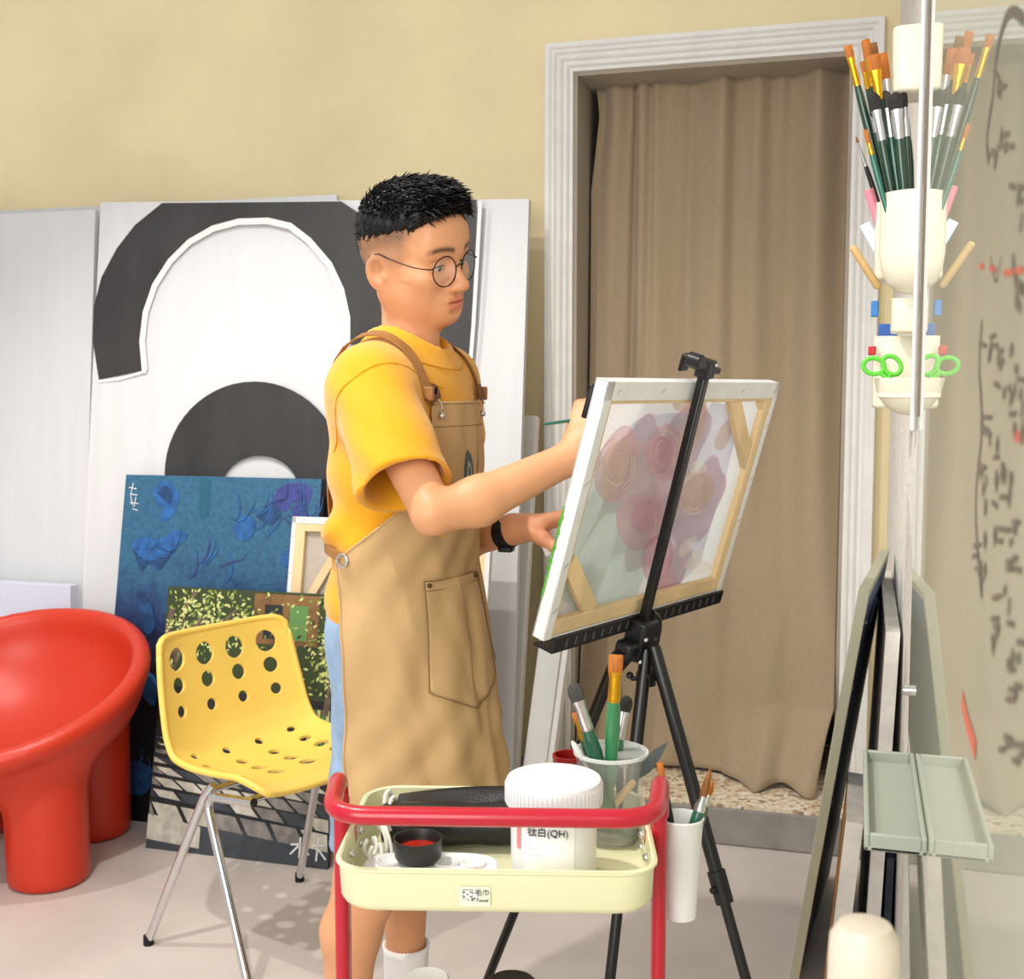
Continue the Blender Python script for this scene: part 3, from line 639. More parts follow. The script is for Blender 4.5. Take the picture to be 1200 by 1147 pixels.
# ================================================================== CANVAS ON EASEL
ph, ta = math.radians(52.8), math.radians(16.3); cw, ch = .631, .446
t_ = np.array([math.cos(ph), math.sin(ph), 0]); n0 = np.array([math.sin(ph), -math.cos(ph), 0]); up_ = math.cos(ta)*np.array([0, 0, 1])+math.sin(ta)*n0
bl = np.array([.050, 1.95, .983])
E_ = Board(W(bl), W(bl+t_*cw), W(bl+up_*ch))          # N points to the back of the canvas (towards camera/right)
if np.dot(E_.N, W(n0)) < 0: E_.N = -E_.N
cloth = translucent(mat('translucent_canvas', 'e4eaee', .75, noise=.03, nscale=5), .62)
CT_TH = .023
def easel_canvas():
    B = E_; th = CT_TH; r = thing('painting_canvas', B.pt(.5, 0, -th/2), 'stretched flower canvas on the black easel, its back towards us', 'canvas')
    paints = [mat('faint_pink', 'f2dde2', .7, noise=.06, nscale=25, stretch=(1, 1, .4)), mat('faint_peach', 'f3e5dc', .7, noise=.05, nscale=30), mat('faint_mint', 'e0ece9', .7, noise=.06, nscale=9), mat('faint_lilac', 'e6e6f0', .7, noise=.06, nscale=9), mat('faint_cream', 'fbf8f3', .7), mat('faint_rose', 'edd2dc', .7, noise=.06, nscale=20)]
    [translucent(m_, .6) for m_ in paints]
    mb = MB(); mb.grid([[B.pt(i/6, j/6, -th+.001) for j in range(7)] for i in range(7)])
    base = -th+.0014
    def dec(P, m, lvl=0): mb.poly([on_plane(x, y, B.pt(0, 0, base), B.N)+B.N*(.0002*lvl) for x, y in P], m)
    def blob(cx, cy, rx, ry, rot, m, lvl): 
        P = []
        for k in range(28):
            a = 2*PI*k/28; q = 1+.06*math.sin(3*a+cx); x, y = rx*q*math.cos(a), ry*q*math.sin(a); c_, s_ = math.cos(math.radians(rot)), math.sin(math.radians(rot)); P.append((cx+x*c_-y*s_, cy+x*s_+y*c_))
        dec(P, m, lvl)
    dec([(700, 520), (730, 590), (770, 640), (745, 700), (690, 725), (655, 700), (672, 610)], 3, 1)
    dec([(835, 470), (870, 480), (850, 560), (820, 660), (790, 690), (775, 600), (800, 520)], 4, 1)
    for q in ((722, 545, 23, 46, 14, 1, 2), (720, 548, 15, 36, 14, 2, 3), (778, 530, 22, 34, 8, 1, 2), (776, 532, 13, 22, 8, 6, 3), (752, 610, 30, 34, 30, 1, 2), (757, 604, 18, 20, 30, 6, 3), (800, 470, 14, 12, 0, 2, 3), (812, 500, 12, 38, 20, 2, 4), (812, 575, 26, 24, -30, 2, 2), (818, 548, 10, 8, 0, 5, 4), (770, 655, 18, 30, 10, 6, 2), (780, 700, 24, 22, 0, 1, 2), (805, 640, 15, 6, -50, 5, 4), (812, 655, 15, 5, -55, 5, 4), (818, 664, 14, 9, -10, 5, 4), (848, 510, 8, 20, 25, 2, 3), (775, 500, 40, 16, -10, 4, 1)):
        blob(*q)
    for k in range(26):                                           # swirled petal marks
        cx, cy, rr = random.choice([(722, 545, 18), (778, 530, 16), (752, 610, 22), (812, 575, 18)]); a0 = random.uniform(0, 6); rr *= random.uniform(.5, 1.2)
        mb.stroke([on_plane(cx+rr*math.cos(a0+q*.25), cy+1.5*rr*math.sin(a0+q*.25), B.pt(0, 0, base), B.N)+B.N*.0012 for q in range(7)], .003, B.N, random.choice((1, 2, 5)))
    mb.build('canvas_cloth', [cloth]+paints, r, sharp=20)
    # painted front
    mb = MB(); fr = [mat('pink_paint', 'efb0c0', .6, noise=.2, nscale=30), mat('green_paint', '6cc24a', .6, noise=.25, nscale=14), mat('peach_paint', 'f5d0b8', .6), mat('sky_paint', 'a9c9dc', .6, noise=.1, nscale=10)]
    def fdec(c, R, m, d): mb.poly([B.pt(c[0]+R*math.cos(2*PI*k/24)/B.w*(1+.1*math.sin(5*2*PI*k/24)), c[1]+R*math.sin(2*PI*k/24)/B.h*(1+.1*math.sin(5*2*PI*k/24)), -th-d) for k in range(24)], m)
    mb.poly([B.pt(u, v, -th-.001) for u, v in ((0, .15), (.05, .14), (.06, .3), (.045, .5), (0, .52))], 1)
    for c, R in (((.3, .65), .09), ((.55, .75), .08), ((.5, .4), .1), ((.75, .45), .09), ((.7, .15), .06)): fdec(c, R, 0, .0015); fdec(c, R*.5, 2, .002)
    for k in range(24):
        u, v = random.uniform(.0, .03), random.uniform(.15, .45); mb.stroke([B.pt(u+.03*q, v+.03*q+.02*math.sin(q+k), -th-.0025) for q in range(3)], .012, B.N, 1)
    [translucent(m_, .5) for m_ in fr]
    mb.build('painted_face', fr, r, sharp=20)
    mb = MB()                                                   # green smear wrapping round the near edge
    ys_ = np.linspace(.17, .50, 26); mb.rings([[B.pt(0, v, -th)-B.U*.0011, B.pt(0, v, -th+.0015+.0035*abs(math.sin(k*1.7)+.5*math.sin(k*3.1)))-B.U*.0011] for k, v in enumerate(ys_)], cap0=False, cap1=False, closed=False)
    mb.build('paint_smear', fr[1], r)
    mb = MB()
    for (u0, u1, v0, v1) in ((0, .003/B.w, 0, 1), (1-.003/B.w, 1, 0, 1), (0, 1, 0, .003/B.h), (0, 1, 1-.003/B.h, 1)): B.box(mb, th-.003, u0, u1, v0, v1)
    for (u0, u1, v0, v1) in ((0, .022/B.w, 0, 1), (1-.016/B.w, 1, 0, 1), (0, 1, 1-.032/B.h, 1)): B.box(mb, .002, u0, u1, v0, v1, d0=.002)
    mb.build('wrapped_edge', M['canvas_white'], r, bevel=.001)
    bw = .040; bu, bv = bw/B.w, bw/B.h
    for (u0, u1, v0, v1) in ((.004/B.w, bu*.72, .004/B.h, 1-.004/B.h), (1-bu, 1-.004/B.w, .004/B.h, 1-.004/B.h), (bu*.72, 1-bu, .004/B.h, bv*.8), (bu*.72, 1-bu, 1-bv*.95, 1-.004/B.h)):
        mb = MB(); B.box(mb, th-.010, u0, u1, v0, v1); mb.build('stretcher_bar', M['pine'], r, bevel=.0015)
    for (u0, v0), (u1, v1) in (((.05, .30), (.22, .07)), ((.72, .94), (.955, .62)), ((.93, .93), (.955, .90))):
        mb = MB(); mb.bar(B.pt(u0, v0, -.008), B.pt(u1, v1, -.008), .034, .013, up=B.N); mb.build('corner_brace', M['pine'], r, bevel=.001)
    for u, v in ((.06, .965), (.28, .965), (.75, .965), (.97, .965), (.018, .30), (.018, .12), (.018, .62), (.985, .55), (.985, .35), (.985, .8)):
        p = B.pt(u, v, .0026); dv = (B.U+B.V*.9)*.0045; mb = MB(); mb.bar(p-dv, p+dv, .0014, .0012, up=B.N); mb.build('staple', M['silver'], r)
easel_canvas()
# small dark slim object gripped at the canvas' top left corner
mb = MB(); pp = E_.pt(0, 0, -CT_TH-.007); p, q = on_plane(696, 450, pp, E_.N), on_plane(685, 490, pp, E_.N); mb.bar(p, q, .013, .009, up=E_.N); tag(mb.build('paint_marker', M['black_plastic'], bevel=.003), 'slim black marker lying along the upper left canvas edge by the hand', 'marker')
# ================================================================== EASEL
def easel():
    N, U, V = E_.N, E_.U, E_.V
    # the mast is straight: from the hub up along the canvas' back to the top clamp
    p_top = on_plane(826, 436, E_.pt(0, 0, .016), N); p_bot = on_plane(757, 716, E_.pt(0, 0, .016), N); md = unit(p_top-p_bot)
    hub = p_bot-md*.045
    r = thing('easel', [hub[0], hub[1], 0], 'black tripod easel holding the canvas', 'easel')
    mb = MB(); mb.bar(p_bot-md*.06, p_top, .017, .017, up=N); mb.build('mast', M['black_metal'], r, bevel=.003)
    mb = MB()                                                    # top clamp: sliding block, jaw and lip over the canvas top
    c = p_top
    mb.bar(c-md*.01, c+md*.022, .030, .026, up=N); mb.bar(c+md*.012-U*.045, c+md*.012+U*.012, .022, .014, up=md); mb.bar(c+md*.004+U*.0, c+md*.004+U*.045, .016, .012, up=md)
    mb.bar(c+md*.018-N*.045, c+md*.018+N*.012, .03, .010, up=md); mb.bar(c+md*.018-N*.043, c-md*.010-N*.043, .03, .006, up=N)
    k = mb.build('top_clamp', M['black_plastic'], r, bevel=.003)
    mb = MB(); mb.tube([c+md*.02-U*.045-N*.012, c+md*.02-U*.045+N*.014], .013, 14); mb.build('clamp_knob', M['black_plastic'], k, bevel=.002)
    mb = MB(); mb.sphere(c+md*.016+N*.014+U*.008, .0035, 8); mb.build('rivet', M['silver'], k)
    # notched ledge bar under the canvas
    L0, L1 = E_.pt(.0, 0, 0)+U*.03-V*.012, E_.pt(1.0, 0, 0)+U*.004-V*.012
    mb = MB(); mb.bar(L0+N*.004, L1+N*.004, .026, .006, up=N); mb.bar(L0-V*.013-N*.014, L1-V*.013-N*.014, .005, .040, up=N)
    for k_ in range(20):
        if 8 <= k_ <= 10: continue
        q = L0+(L1-L0)*(.06+k_*.046); mb.slab([q+N*.0072-U*.004-V*.008, q+N*.0072+U*.004-V*.008, q+N*.0072+U*.002+V*.008, q+N*.0072-U*.002+V*.008], N*.0010, 1)
    led = mb.build('ledge_bar', [M['black_plastic'], mat('notch_grey', '4a4b4e', .4)], r, bevel=.001)
    # hub
    mb = MB(); mb.bar(hub-md*.05, hub+md*.03, .05, .042, up=N); mb.bar(hub+U*.0-md*.028-U*.055, hub-md*.028+U*.045, .036, .036, up=md)
    mb.bar(hub-U*.06-md*.03, hub-U*.045-md*.055, .04, .03, up=N)
    h = mb.build('hub', M['black_plastic'], r, bevel=.006)
    mb = MB(); mb.tube(smoothpath([hub+U*.02+md*.035, hub+U*.055+md*.012, hub+U*.065-md*.06, hub+U*.068-md*.12], 6), [.010]*13+[.012]*6, 10); mb.build('lever', M['black_plastic'], h)
    for a, b_ in ((-.02, -.045), (.015, -.05), (-.02, .0)):
        mb = MB(); mb.sphere(hub+U*a+md*b_+N*.024, .0048, 8); mb.build('rivet', M['silver'], h)
    # three telescoping legs
    hv = W(np.array([0, 0, 0]))
    feet = [(W(np.array([.505, 1.93, 0])), (768, 764), 0), (W(np.array([-.085, 2.55, 0])), (722, 772), 1), (W(np.array([.125, 1.93, 0])), (757, 768), 2)]
    vdepth = hub @ np.array([-ST, CT, 0])
    for ft, (x, y), kx in feet:
        top = wb(x, y, vdepth+(-.02, .03, -.005)[kx]); ft = ft.copy(); ft[2] = .015; d = unit(ft-top); Ln = np.linalg.norm(ft-top)
        mb = MB(); mb.tube([top-d*.01, top+d*Ln*.44], .0125, 14); lg = mb.build('leg', M['black_metal'], r)
        mb = MB(); mb.tube([top+d*Ln*.42, ft], .0098, 12); mb.build('inner_tube', M['black_metal'], lg)
        mb = MB(); mb.tube([top+d*Ln*.415, top+d*Ln*.475], .0165, 14); s = unit(np.cross(d, (0, 0, 1))); mb.tube([top+d*Ln*.445, top+d*Ln*.445+s*.026], .006, 8); mb.build('leg_lock', M['black_plastic'], lg, bevel=.001)
        mb = MB(); mb.tube([ft-d*.035, ft+d*.004], .014, 12); mb.build('rubber_foot', M['rubber'], lg)
    # collar with two little knobs on the central leg
    q = wb(757, 795, vdepth-.008); mb = MB(); mb.tube([q-np.array([0, 0, .012]), q+np.array([0, 0, .012])], .0185, 14); s = W(np.array([1, 0, 0])); mb.tube([q-s*.028, q+s*.028], .0045, 8); mb.sphere(q+s*.03, .009, 8); mb.sphere(q-s*.03+np.array([0, 0, .006]), .007, 8); mb.build('collar', M['black_plastic'], r)
easel()
# ================================================================== BRUSHES
BM = {'green': mat('green_lacquer', '1f5a41', .25, coat=.6), 'green2': mat('mid_green_lacquer', '2f7d4e', .25, coat=.6), 'dkgreen': mat('dark_green_lacquer', '1c3f2c', .25, coat=.6), 'black': M['black_plastic'], 'wood': mat('pale_wood_handle', 'd9b57c', .5), 'teal': mat('teal_lacquer', '1c6a58', .25, coat=.6), 'pink': mat('pink_plastic', 'e58ea0', .4)}
HM = {'orange': mat('orange_bristle', 'b8691f', .6, noise=.25, nscale=60, stretch=(6, 6, .4)), 'grey': mat('grey_bristle', '45423f', .75, noise=.3, nscale=60, stretch=(6, 6, .4)), 'dark': mat('dark_bristle', '2d2926', .8, noise=.3, nscale=70), 'brown': mat('brown_bristle', '8a5a2c', .7, noise=.3, nscale=60, stretch=(6, 6, .4)), 'white': mat('white_blade', 'e8e8e6', .4), 'knife': mat('dark_blade', '4c5350', .35, metal=.3)}
def brush(p0, p1, label, handle='green', ferr='silver', hair='orange', width=.018, hl=.03, fl=.045, shape='flat', hr=.0045, twist=0, group=None, hairend=.9):
    """paint brush from handle end p0 to bristle tip p1 (world)"""
    p0 = np.asarray(p0, float); p1 = np.asarray(p1, float); Ln = np.linalg.norm(p1-p0); z = unit(p1-p0)
    r = thing('paint_brush', (0, 0, 0), label, 'brush', group); h1 = Ln-hl-fl
    mb = MB(); mb.lathe([(0, 0), (hr*.55, .002), (hr*.75, h1*.35), (hr*1.25, h1*.78), (hr*1.15, h1*.93), (hr*.9, h1+.004)], n=12); mb.build('handle', BM[handle], r)
    w = width/2; d = hr*.55 if shape != 'round' else w
    def ring(rx, ry, zz, n=16): return [np.array([rx*math.cos(2*PI*k/n), ry*math.sin(2*PI*k/n), zz]) for k in range(n)]
    mb = MB(); mb.rings([ring(hr*1.0, hr*1.0, h1), ring(hr*1.06, hr*1.06, h1+fl*.12), ring(hr*1.0, hr*1.0, h1+fl*.16), ring(hr*1.04, hr*1.04, h1+fl*.3), ring(w*.8, d*1.05, h1+fl*.75), ring(w, d, h1+fl)]); mb.build('ferrule', M[ferr], r)
    mb = MB()
    if shape == 'flat': RS = [ring(w*.97, d*.95, h1+fl-.002), ring(w*1.04, d*1.15, h1+fl+hl*.4), ring(w*1.0, d*.7, h1+fl+hl*.85), ring(w*hairend, d*.25, Ln)]
    elif shape == 'filbert': RS = [ring(w*.97, d*.95, h1+fl-.002), ring(w*1.18, d*1.3, h1+fl+hl*.35), ring(w*1.1, d*1.1, h1+fl+hl*.65), ring(w*.75, d*.7, h1+fl+hl*.88), ring(w*.2, d*.2, Ln)]
    else: RS = [ring(w*.97, d*.97, h1+fl-.002), ring(w*1.15, d*1.15, h1+fl+hl*.3), ring(w*.7, d*.7, h1+fl+hl*.75), ring(w*.08, d*.08, Ln)]
    mb.rings(RS); mb.build('bristles', HM[hair], r)
    cam = unit(np.array([0, 0, CAMH])-(p0+p1)/2); y = unit(cam-z*np.dot(cam, z)); x = np.cross(y, z)
    R = Matrix(np.stack([x, y, z], 1).tolist()).to_quaternion() @ Quaternion((0, 0, 1), twist)
    r.rotation_mode = 'QUATERNION'; r.rotation_quaternion = R; r.location = p0; WL[r.name] = p0; return r
def palette_knife(p0, p1, label, group=None):
    p0 = np.asarray(p0, float); p1 = np.asarray(p1, float); Ln = np.linalg.norm(p1-p0); z = unit(p1-p0)
    r = thing('palette_knife', (0, 0, 0), label, 'palette knife', group)
    mb = MB(); mb.lathe([(0, 0), (.004, .003), (.0062, Ln*.3), (.005, Ln*.52), (.003, Ln*.55)], n=12); mb.build('handle', BM['wood'], r)
    mb = MB(); mb.slab([(-.003, 0, Ln*.54), (.003, 0, Ln*.54), (.004, 0, Ln*.60), (.0085, 0, Ln*.70), (.0075, 0, Ln*.86), (0, 0, Ln), (-.006, 0, Ln*.86), (-.0085, 0, Ln*.70), (-.004, 0, Ln*.60)], (0, .0018, 0)); mb.build('blade', HM['knife'], r)
    cam = unit(np.array([0, 0, CAMH])-(p0+p1)/2); y = unit(cam-z*np.dot(cam, z)); x = np.cross(y, z)
    r.rotation_mode = 'QUATERNION'; r.rotation_quaternion = Matrix(np.stack([x, y, z], 1).tolist()).to_quaternion(); r.location = p0; WL[r.name] = p0; return r
# ================================================================== RED TROLLEY
cyaw = math.radians(-2.0); cc = np.array([-.016, 1.548])
M['cart_red'] = mat('red_powder_coat', 'b5122a', .28, coat=.3); M['cart_cream'] = mat('pale_yellow_enamel', 'dedcb4', .4)
def C_(x, y, z): return W(np.array([cc[0]+x*math.cos(cyaw)-y*math.sin(cyaw), cc[1]+x*math.sin(cyaw)+y*math.cos(cyaw), z]))
CX = W(np.array([math.cos(cyaw), math.sin(cyaw), 0])); CY = np.array([-CX[1], CX[0], 0])
def rrect(hx, hy, r, z, n=7):
    out = []
    for cx, cy, a0 in ((hx-r, hy-r, 0), (-hx+r, hy-r, 90), (-hx+r, -hy+r, 180), (hx-r, -hy+r, 270)):
        for k in range(n): a = math.radians(a0+90*k/(n-1)); out.append(C_(cx+r*math.cos(a), cy+r*math.sin(a), z))
    return out
def trolley():
    r = thing('utility_trolley', C_(0, 0, 0), 'red and cream rolling art trolley in front of the man', 'trolley')
    hx, hy, R = .196, .150, .045
    for zb, zt in ((.762, .820), (.40, .455), (.10, .155)):
        mb = MB(); mb.rings([rrect(hx-.018, hy-.018, R-.012, zb), rrect(hx-.006, hy-.006, R, zb+.004), rrect(hx-.002, hy-.002, R, zb+.012), rrect(hx, hy, R, zt-.006), rrect(hx+.004, hy+.004, R+.003, zt-.003), rrect(hx+.004, hy+.004, R+.003, zt), rrect(hx, hy, R, zt+.002), rrect(hx-.003, hy-.003, R-.002, zt), rrect(hx-.005, hy-.005, R-.004, zb+.012), rrect(hx-.012, hy-.012, R-.01, zb+.006), rrect(hx-.03, hy-.03, R-.02, zb+.005)]); tr = mb.build('tray', M['cart_cream'], r, sharp=50)
        if zt > .8:
            for sx in (-1, 1):
                for yy in (-.06, .02):
                    mb = MB(); mb.sphere(C_(sx*(hx-.006), yy, .803), .0055, 8); mb.sphere(C_(sx*(hx-.006), yy, .785), .0055, 8); mb.build('bolt', M['chrome'], tr)
            stk = MB(); stk.slab([C_(-.043, -hy-.0005, .776), C_(-.005, -hy-.0005, .776), C_(-.005, -hy-.0005, .800), C_(-.043, -hy-.0005, .800)], -CY*.0005); st = stk.build('sticker', mat('clear_sticker', 'e3e6cf', .3), tr)
            # two towel tiles icon and the words
            ink = mat('sticker_ink', '2b2b2b', .6); mb = MB()
            def ico(x0, z0, w, h, d): return [C_(x0, -hy-d, z0), C_(x0+w, -hy-d, z0), C_(x0+w, -hy-d, z0+h), C_(x0, -hy-d, z0+h)]
            mb.poly(ico(-.0325, .7825, .0125, .010, .0013), 0); mb.poly(ico(-.0318, .7832, .0111, .0086, .0015), 1)
            mb.poly(ico(-.0385, .7850, .0125, .0115, .0017), 0); mb.poly(ico(-.0378, .7857, .0111, .0101, .0019), 1)
            for ax, az in ((-.0365, .7935), (-.0365, .7880), (-.0285, .7935), (-.0285, .7880), (-.0325, .7908), (-.024, .786), (-.0265, .7845)):
                mb.poly([C_(ax+.0013*math.cos(2*PI*k/10), -hy-.0022, az+.0013*math.sin(2*PI*k/10)) for k in range(10)], 0)
            mb.build('towel_icon', [ink, mat('sticker_white', 'f2f2ec', .5)], st)
            text_mesh('sticker_text', '毛巾', .0088, ink, st, C_(-.0148, -hy-.0014, .7925), CX, np.array([0, 0, 1.]))
            text_mesh('sticker_text', 'Towel', .0058, ink, st, C_(-.0148, -hy-.0014, .7830), CX, np.array([0, 0, 1.]))
    for sx in (-1, 1):
        mb = MB(); px_ = sx*.211
        mb.tube([C_(px_, -.012, .075), C_(px_, -.012, .86)], .0095, 14); mb.tube([C_(px_, .008, .075), C_(px_, .008, .815)], .0075, 12); mb.bar(C_(px_*.985, -.002, .10), C_(px_*.985, -.002, .855), .012, .018, up=CY); mb.build('post', M['cart_red'], r)
        for zz in (.80, .43, .13): mb = MB(); mb.bar(C_(sx*.205, -.002, zz-.02), C_(sx*.205, -.002, zz+.02), .026, .024, up=CY); mb.build('clip', M['cart_red'], r, bevel=.003)
        mb = MB(); mb.bar(C_(px_, -.10, .075), C_(px_, .10, .075), .02, .02); mb.build('foot_rail', M['cart_red'], r, bevel=.004)
        for yy in (-.09, .09):
            mb = MB(); mb.tube([C_(px_-.01, yy, .028), C_(px_+.01, yy, .028)], .028, 18); w_ = mb.build('caster', M['rubber'], r); mb = MB(); mb.tube([C_(px_, yy, .028), C_(px_, yy, .07)], .006, 8); mb.build('caster_stem', M['chrome'], w_)
    zh = .893; hb = .0115
    path = [C_(-.211, -.012, .84), C_(-.212, -.012, zh), C_(-.197, -.160, zh-.003), C_(.193, -.160, zh-.003), C_(.212, -.012, zh), C_(.211, -.012, .84)]
    mb = MB(); mb.tube(fillet(path, .05, 9), hb, 16); mb.build('handle', M['cart_red'], r)
trolley()
TZ = .768
# white paint tub
def tub():
    c = on_zv(648, 1000, TZ); c = np.array([c[0], 1.507]); a0 = (648-600)/F*1.58; c[0] = a0; o = W(np.array([c[0], c[1], TZ]))
    r = thing('paint_tub', o, 'white tub of titanium white paint with a ribbed lid in the trolley', 'tub')
    mw = mat('white_pp', 'e3e4e7', .35); mb = MB(); mb.lathe([(.0, 0), (.050, 0), (.054, .003), (.0555, .02), (.056, .105), (.054, .112)], o, n=48); mb.build('body', mw, r)
    mb = MB(); mb.lathe([(.058, .099), (.0625, .100), (.0628, .126), (.0605, .131), (.056, .1325), (.050, .131), (.03, .1325), (.0, .133)], o, n=72); ld = mb.build('lid', mw, r)
    mb = MB()
    for k in range(64):
        a = 2*PI*k/64; d = np.array([math.cos(a), math.sin(a), 0]); mb.bar(o+d*.0628+np.array([0, 0, .102]), o+d*.0628+np.array([0, 0, .125]), .002, .0016, up=d)
    mb.build('lid_ribs', mw, ld)
    fd = unit(np.array([0, 0, 0])-np.array([o[0], o[1], 0])); sd = np.array([-fd[1], fd[0], 0])
    def cyl(ang, z, rr=.0566): a = ang; return o+(fd*math.cos(a)+sd*math.sin(a))*rr+np.array([0, 0, z])
    lab = MB(); lab.grid([[cyl(-.72+1.2*i/14, .012+.075*j) for j in (0, 1)] for i in range(15)]); lb = lab.build('label', mat('label_paper', 'f4f4f6', .5), r)
    ink = mat('label_ink', '26262c', .6)
    a = -.13; n_ = fd*math.cos(a)+sd*math.sin(a); X = np.array([-n_[1], n_[0], 0]);
    text_mesh('label_text', '钛白(QH)', .0125, ink, lb, cyl(a, .078, .0579), X, np.array([0, 0, 1.]), depth=.0008)
    text_mesh('label_text', '······\n·········', .008, mat('label_grey', 'a9a9ae', .6), lb, cyl(-.45, .052, .0576), unit(np.array([-(fd*math.cos(.45)-sd*math.sin(.45))[1], (fd*math.cos(.45)-sd*math.sin(.45))[0], 0])), np.array([0, 0, 1.]), depth=.0006)
    mr = MB(); mr.grid([[cyl(-.98+.14*i/4, .05+.035*j) for j in (0, 1)] for i in range(5)]); mr.build('label_mark', mat('label_red', 'd98a90', .6), lb)
tub()
# clear plastic cup and its brushes
gl = mat('clear_plastic', 'f4f6f4', .08, alpha=.13, spec=.5)
CUP = W(np.array([(714-600)/F*1.70, 1.635, TZ]))
def clear_cup():
    r = thing('clear_cup', CUP, 'clear plastic cup full of brushes at the right end of the trolley', 'cup')
    mb = MB(); mb.lathe([(0, .001), (.040, .001), (.0495, .122), (.0515, .124), (.0515, .127), (.0485, .127), (.0478, .122), (.0385, .004), (0, .004)], CUP, n=48); mb.build('body', gl, r)
    mb = MB(); q = [(.0503, .122), (.0525, .1235), (.0525, .1275), (.0495, .128)]; mb.lathe(q+[q[0]], CUP, n=48); mb.build('rim', mat('cup_rim', 'e9edea', .2, alpha=.7), r)
    mb = MB(); mb.lathe([(0, .0045), (.038, .0045), (.0395, .016), (0, .016)], CUP, n=36); mb.build('paint_water', mat('murky_water', '9b9f94', .25, alpha=.5), r)
clear_cup()
g2 = 'brushes in the clear cup'
def cupb(px_head, b_head, off, label, hz=.018, **kw):
    p0 = CUP+np.array([off[0], off[1], hz]); brush(p0, wb(*px_head, b_head), label, group=g2, **kw)
cupb((722, 767), 1.60, (.0, -.02), 'tallest brush in the clear cup, square orange bristles and gold ferrule', handle='green2', ferr='gold', hair='orange', width=.0195, hl=.024, fl=.042, hr=.0085, hairend=.98)
cupb((671, 800), 1.60, (.016, -.014), 'brush leaning left in the clear cup with grey oval bristles and wide silver ferrule', handle='green', ferr='silver', hair='grey', width=.019, hl=.026, fl=.044, hr=.0085, shape='filbert', hairend=.5)
cupb((673, 835), 1.62, (.0, .02), 'small orange flat brush leaning left under the grey oval one', handle='green', ferr='gold', hair='orange', width=.009, hl=.014, fl=.028, hr=.006)
cupb((735, 815), 1.66, (-.012, .01), 'brush with a dark round mop head behind the tallest cup brush', handle='green2', ferr='silver', hair='dark', width=.017, hl=.022, fl=.04, hr=.0072, shape='filbert')
cupb((670, 868), 1.61, (.02, .0), 'brush with a white tip at the far left of the clear cup', handle='white' if 'white' in BM else 'green', ferr='silver', hair='white', width=.008, hl=.03, fl=.02, hr=.004, shape='filbert')
cupb((725, 872), 1.67, (.012, .014), 'thin black-handled brush standing upright in the clear cup', handle='black', ferr='silver', hair='grey', width=.006, hl=.012, fl=.02, hr=.005, shape='round')
palette_knife(CUP+np.array([-.02, -.015, .02]), wb(784, 868, 1.60), 'palette knife with a dark pointed blade leaning right from the clear cup', group=g2)
# small dark red pot behind the tub
rp_ = W(np.array([(664-600)/F*1.80, 1.672, TZ])); mb = MB(); mb.lathe([(0, 0), (.019, 0), (.023, .104), (.0245, .106), (.0245, .110), (.0215, .110), (.0205, .03), (0, .03)], rp_, n=28); tag(mb.build('red_pot', mat('dark_red_plastic', '8f1512', .35)), 'small dark red pot between the white tub and the clear cup', 'pot')
# white palette, dish of red paint, black pouch, twine
pc = C_(-.088, -.050, TZ+.003)
def palette():
    r = thing('palette', pc, 'white plastic palette with round wells at the front of the trolley', 'palette'); mb = MB()
    def ring(s, z): return [pc+CX*(.088*s*math.copysign(abs(math.cos(a))**.6, math.cos(a)))+CY*(.047*s*math.copysign(abs(math.sin(a))**.6, math.sin(a)))+np.array([0, 0, z]) for a in np.linspace(0, 2*PI, 40, endpoint=False)]
    mb.rings([ring(.94, 0), ring(1, .004), ring(1, .011), ring(.97, .013), ring(.93, .010), ring(.5, .010)]); mb.build('plate', mat('white_palette', 'eeefef', .3), r)
    for k, (x, y) in enumerate(((-.055, .015), (.02, .012), (.055, .012), (.035, -.02))):
        mb = MB(); mb.lathe([(.0, .0105), (.010, .0105), (.014, .0135), (.0155, .0145), (.0165, .0135), (.0165, .010)], pc+CX*x+CY*y, n=24); mb.build('well', M['whitegesso'], r)
    mb = MB(); mb.sphere(pc+CX*.06+CY*(-.01)+np.array([0, 0, .0125]), (.006, .004, .002), 8); mb.build('pink_paint', mat('pink_dab', 'e98b9d', .4), r)
palette()
dc = pc+CX*(-.018)+CY*(.018)+np.array([0, 0, .0150])
r = thing('paint_dish', dc, 'small black dish of wet red paint standing on the white palette', 'dish'); mb = MB(); mb.lathe([(0, 0), (.027, 0), (.0305, .004), (.032, .0265), (.0325, .0285), (.0305, .0285), (.0295, .026), (.028, .006), (0, .006)], dc, n=40); mb.build('dish', mat('black_dish', '232220', .4), r)
mb = MB(); mb.lathe([(.0284, .013), (.028, .0145), (.02, .0165), (.008, .015), (0, .017)], dc, n=32); mb.build('red_paint', mat('wet_red_paint', 'b3220f', .12, noise=.25, nscale=60, coat=.5), r)
def pouch():
    mk = mat('black_leatherette', '1b1b1d', .42, bump=.15, bscale=300); r = thing('brush_roll', C_(-.07, .02, TZ), 'black rolled pouch lying across the trolley tray', 'pouch')
    RS = []
    for i in range(15):
        x = -.165+.185*i/14; k = 1-.10*abs(i/7-1)**4
        RS.append([C_(x, .062+.030*k*math.cos(a)*(1+.03*math.sin(i)), TZ+.031+.029*k*math.sin(a)*(1+.05*math.sin(i*.9+a*2))) for a in np.linspace(0, 2*PI, 24, endpoint=False)])
    mb = MB(); mb.rings(RS); mb.build('roll', mk, r)
    P = []
    for i in range(12):
        u = i/11; row = []
        for j in range(6):
            v = j/5; row.append(C_(-.150+.21*u, .085+.035*v-.01*math.sin(u*3), TZ+.052+.016*math.sin(u*2.6)*v+.018*max(0, u-.55)*2*math.sin(v*3)))
        P.append(row)
    mb = MB(); mb.grid(P); mb.build('flap', mk, r, solid=.004)
pouch()
mb = MB(); q = []
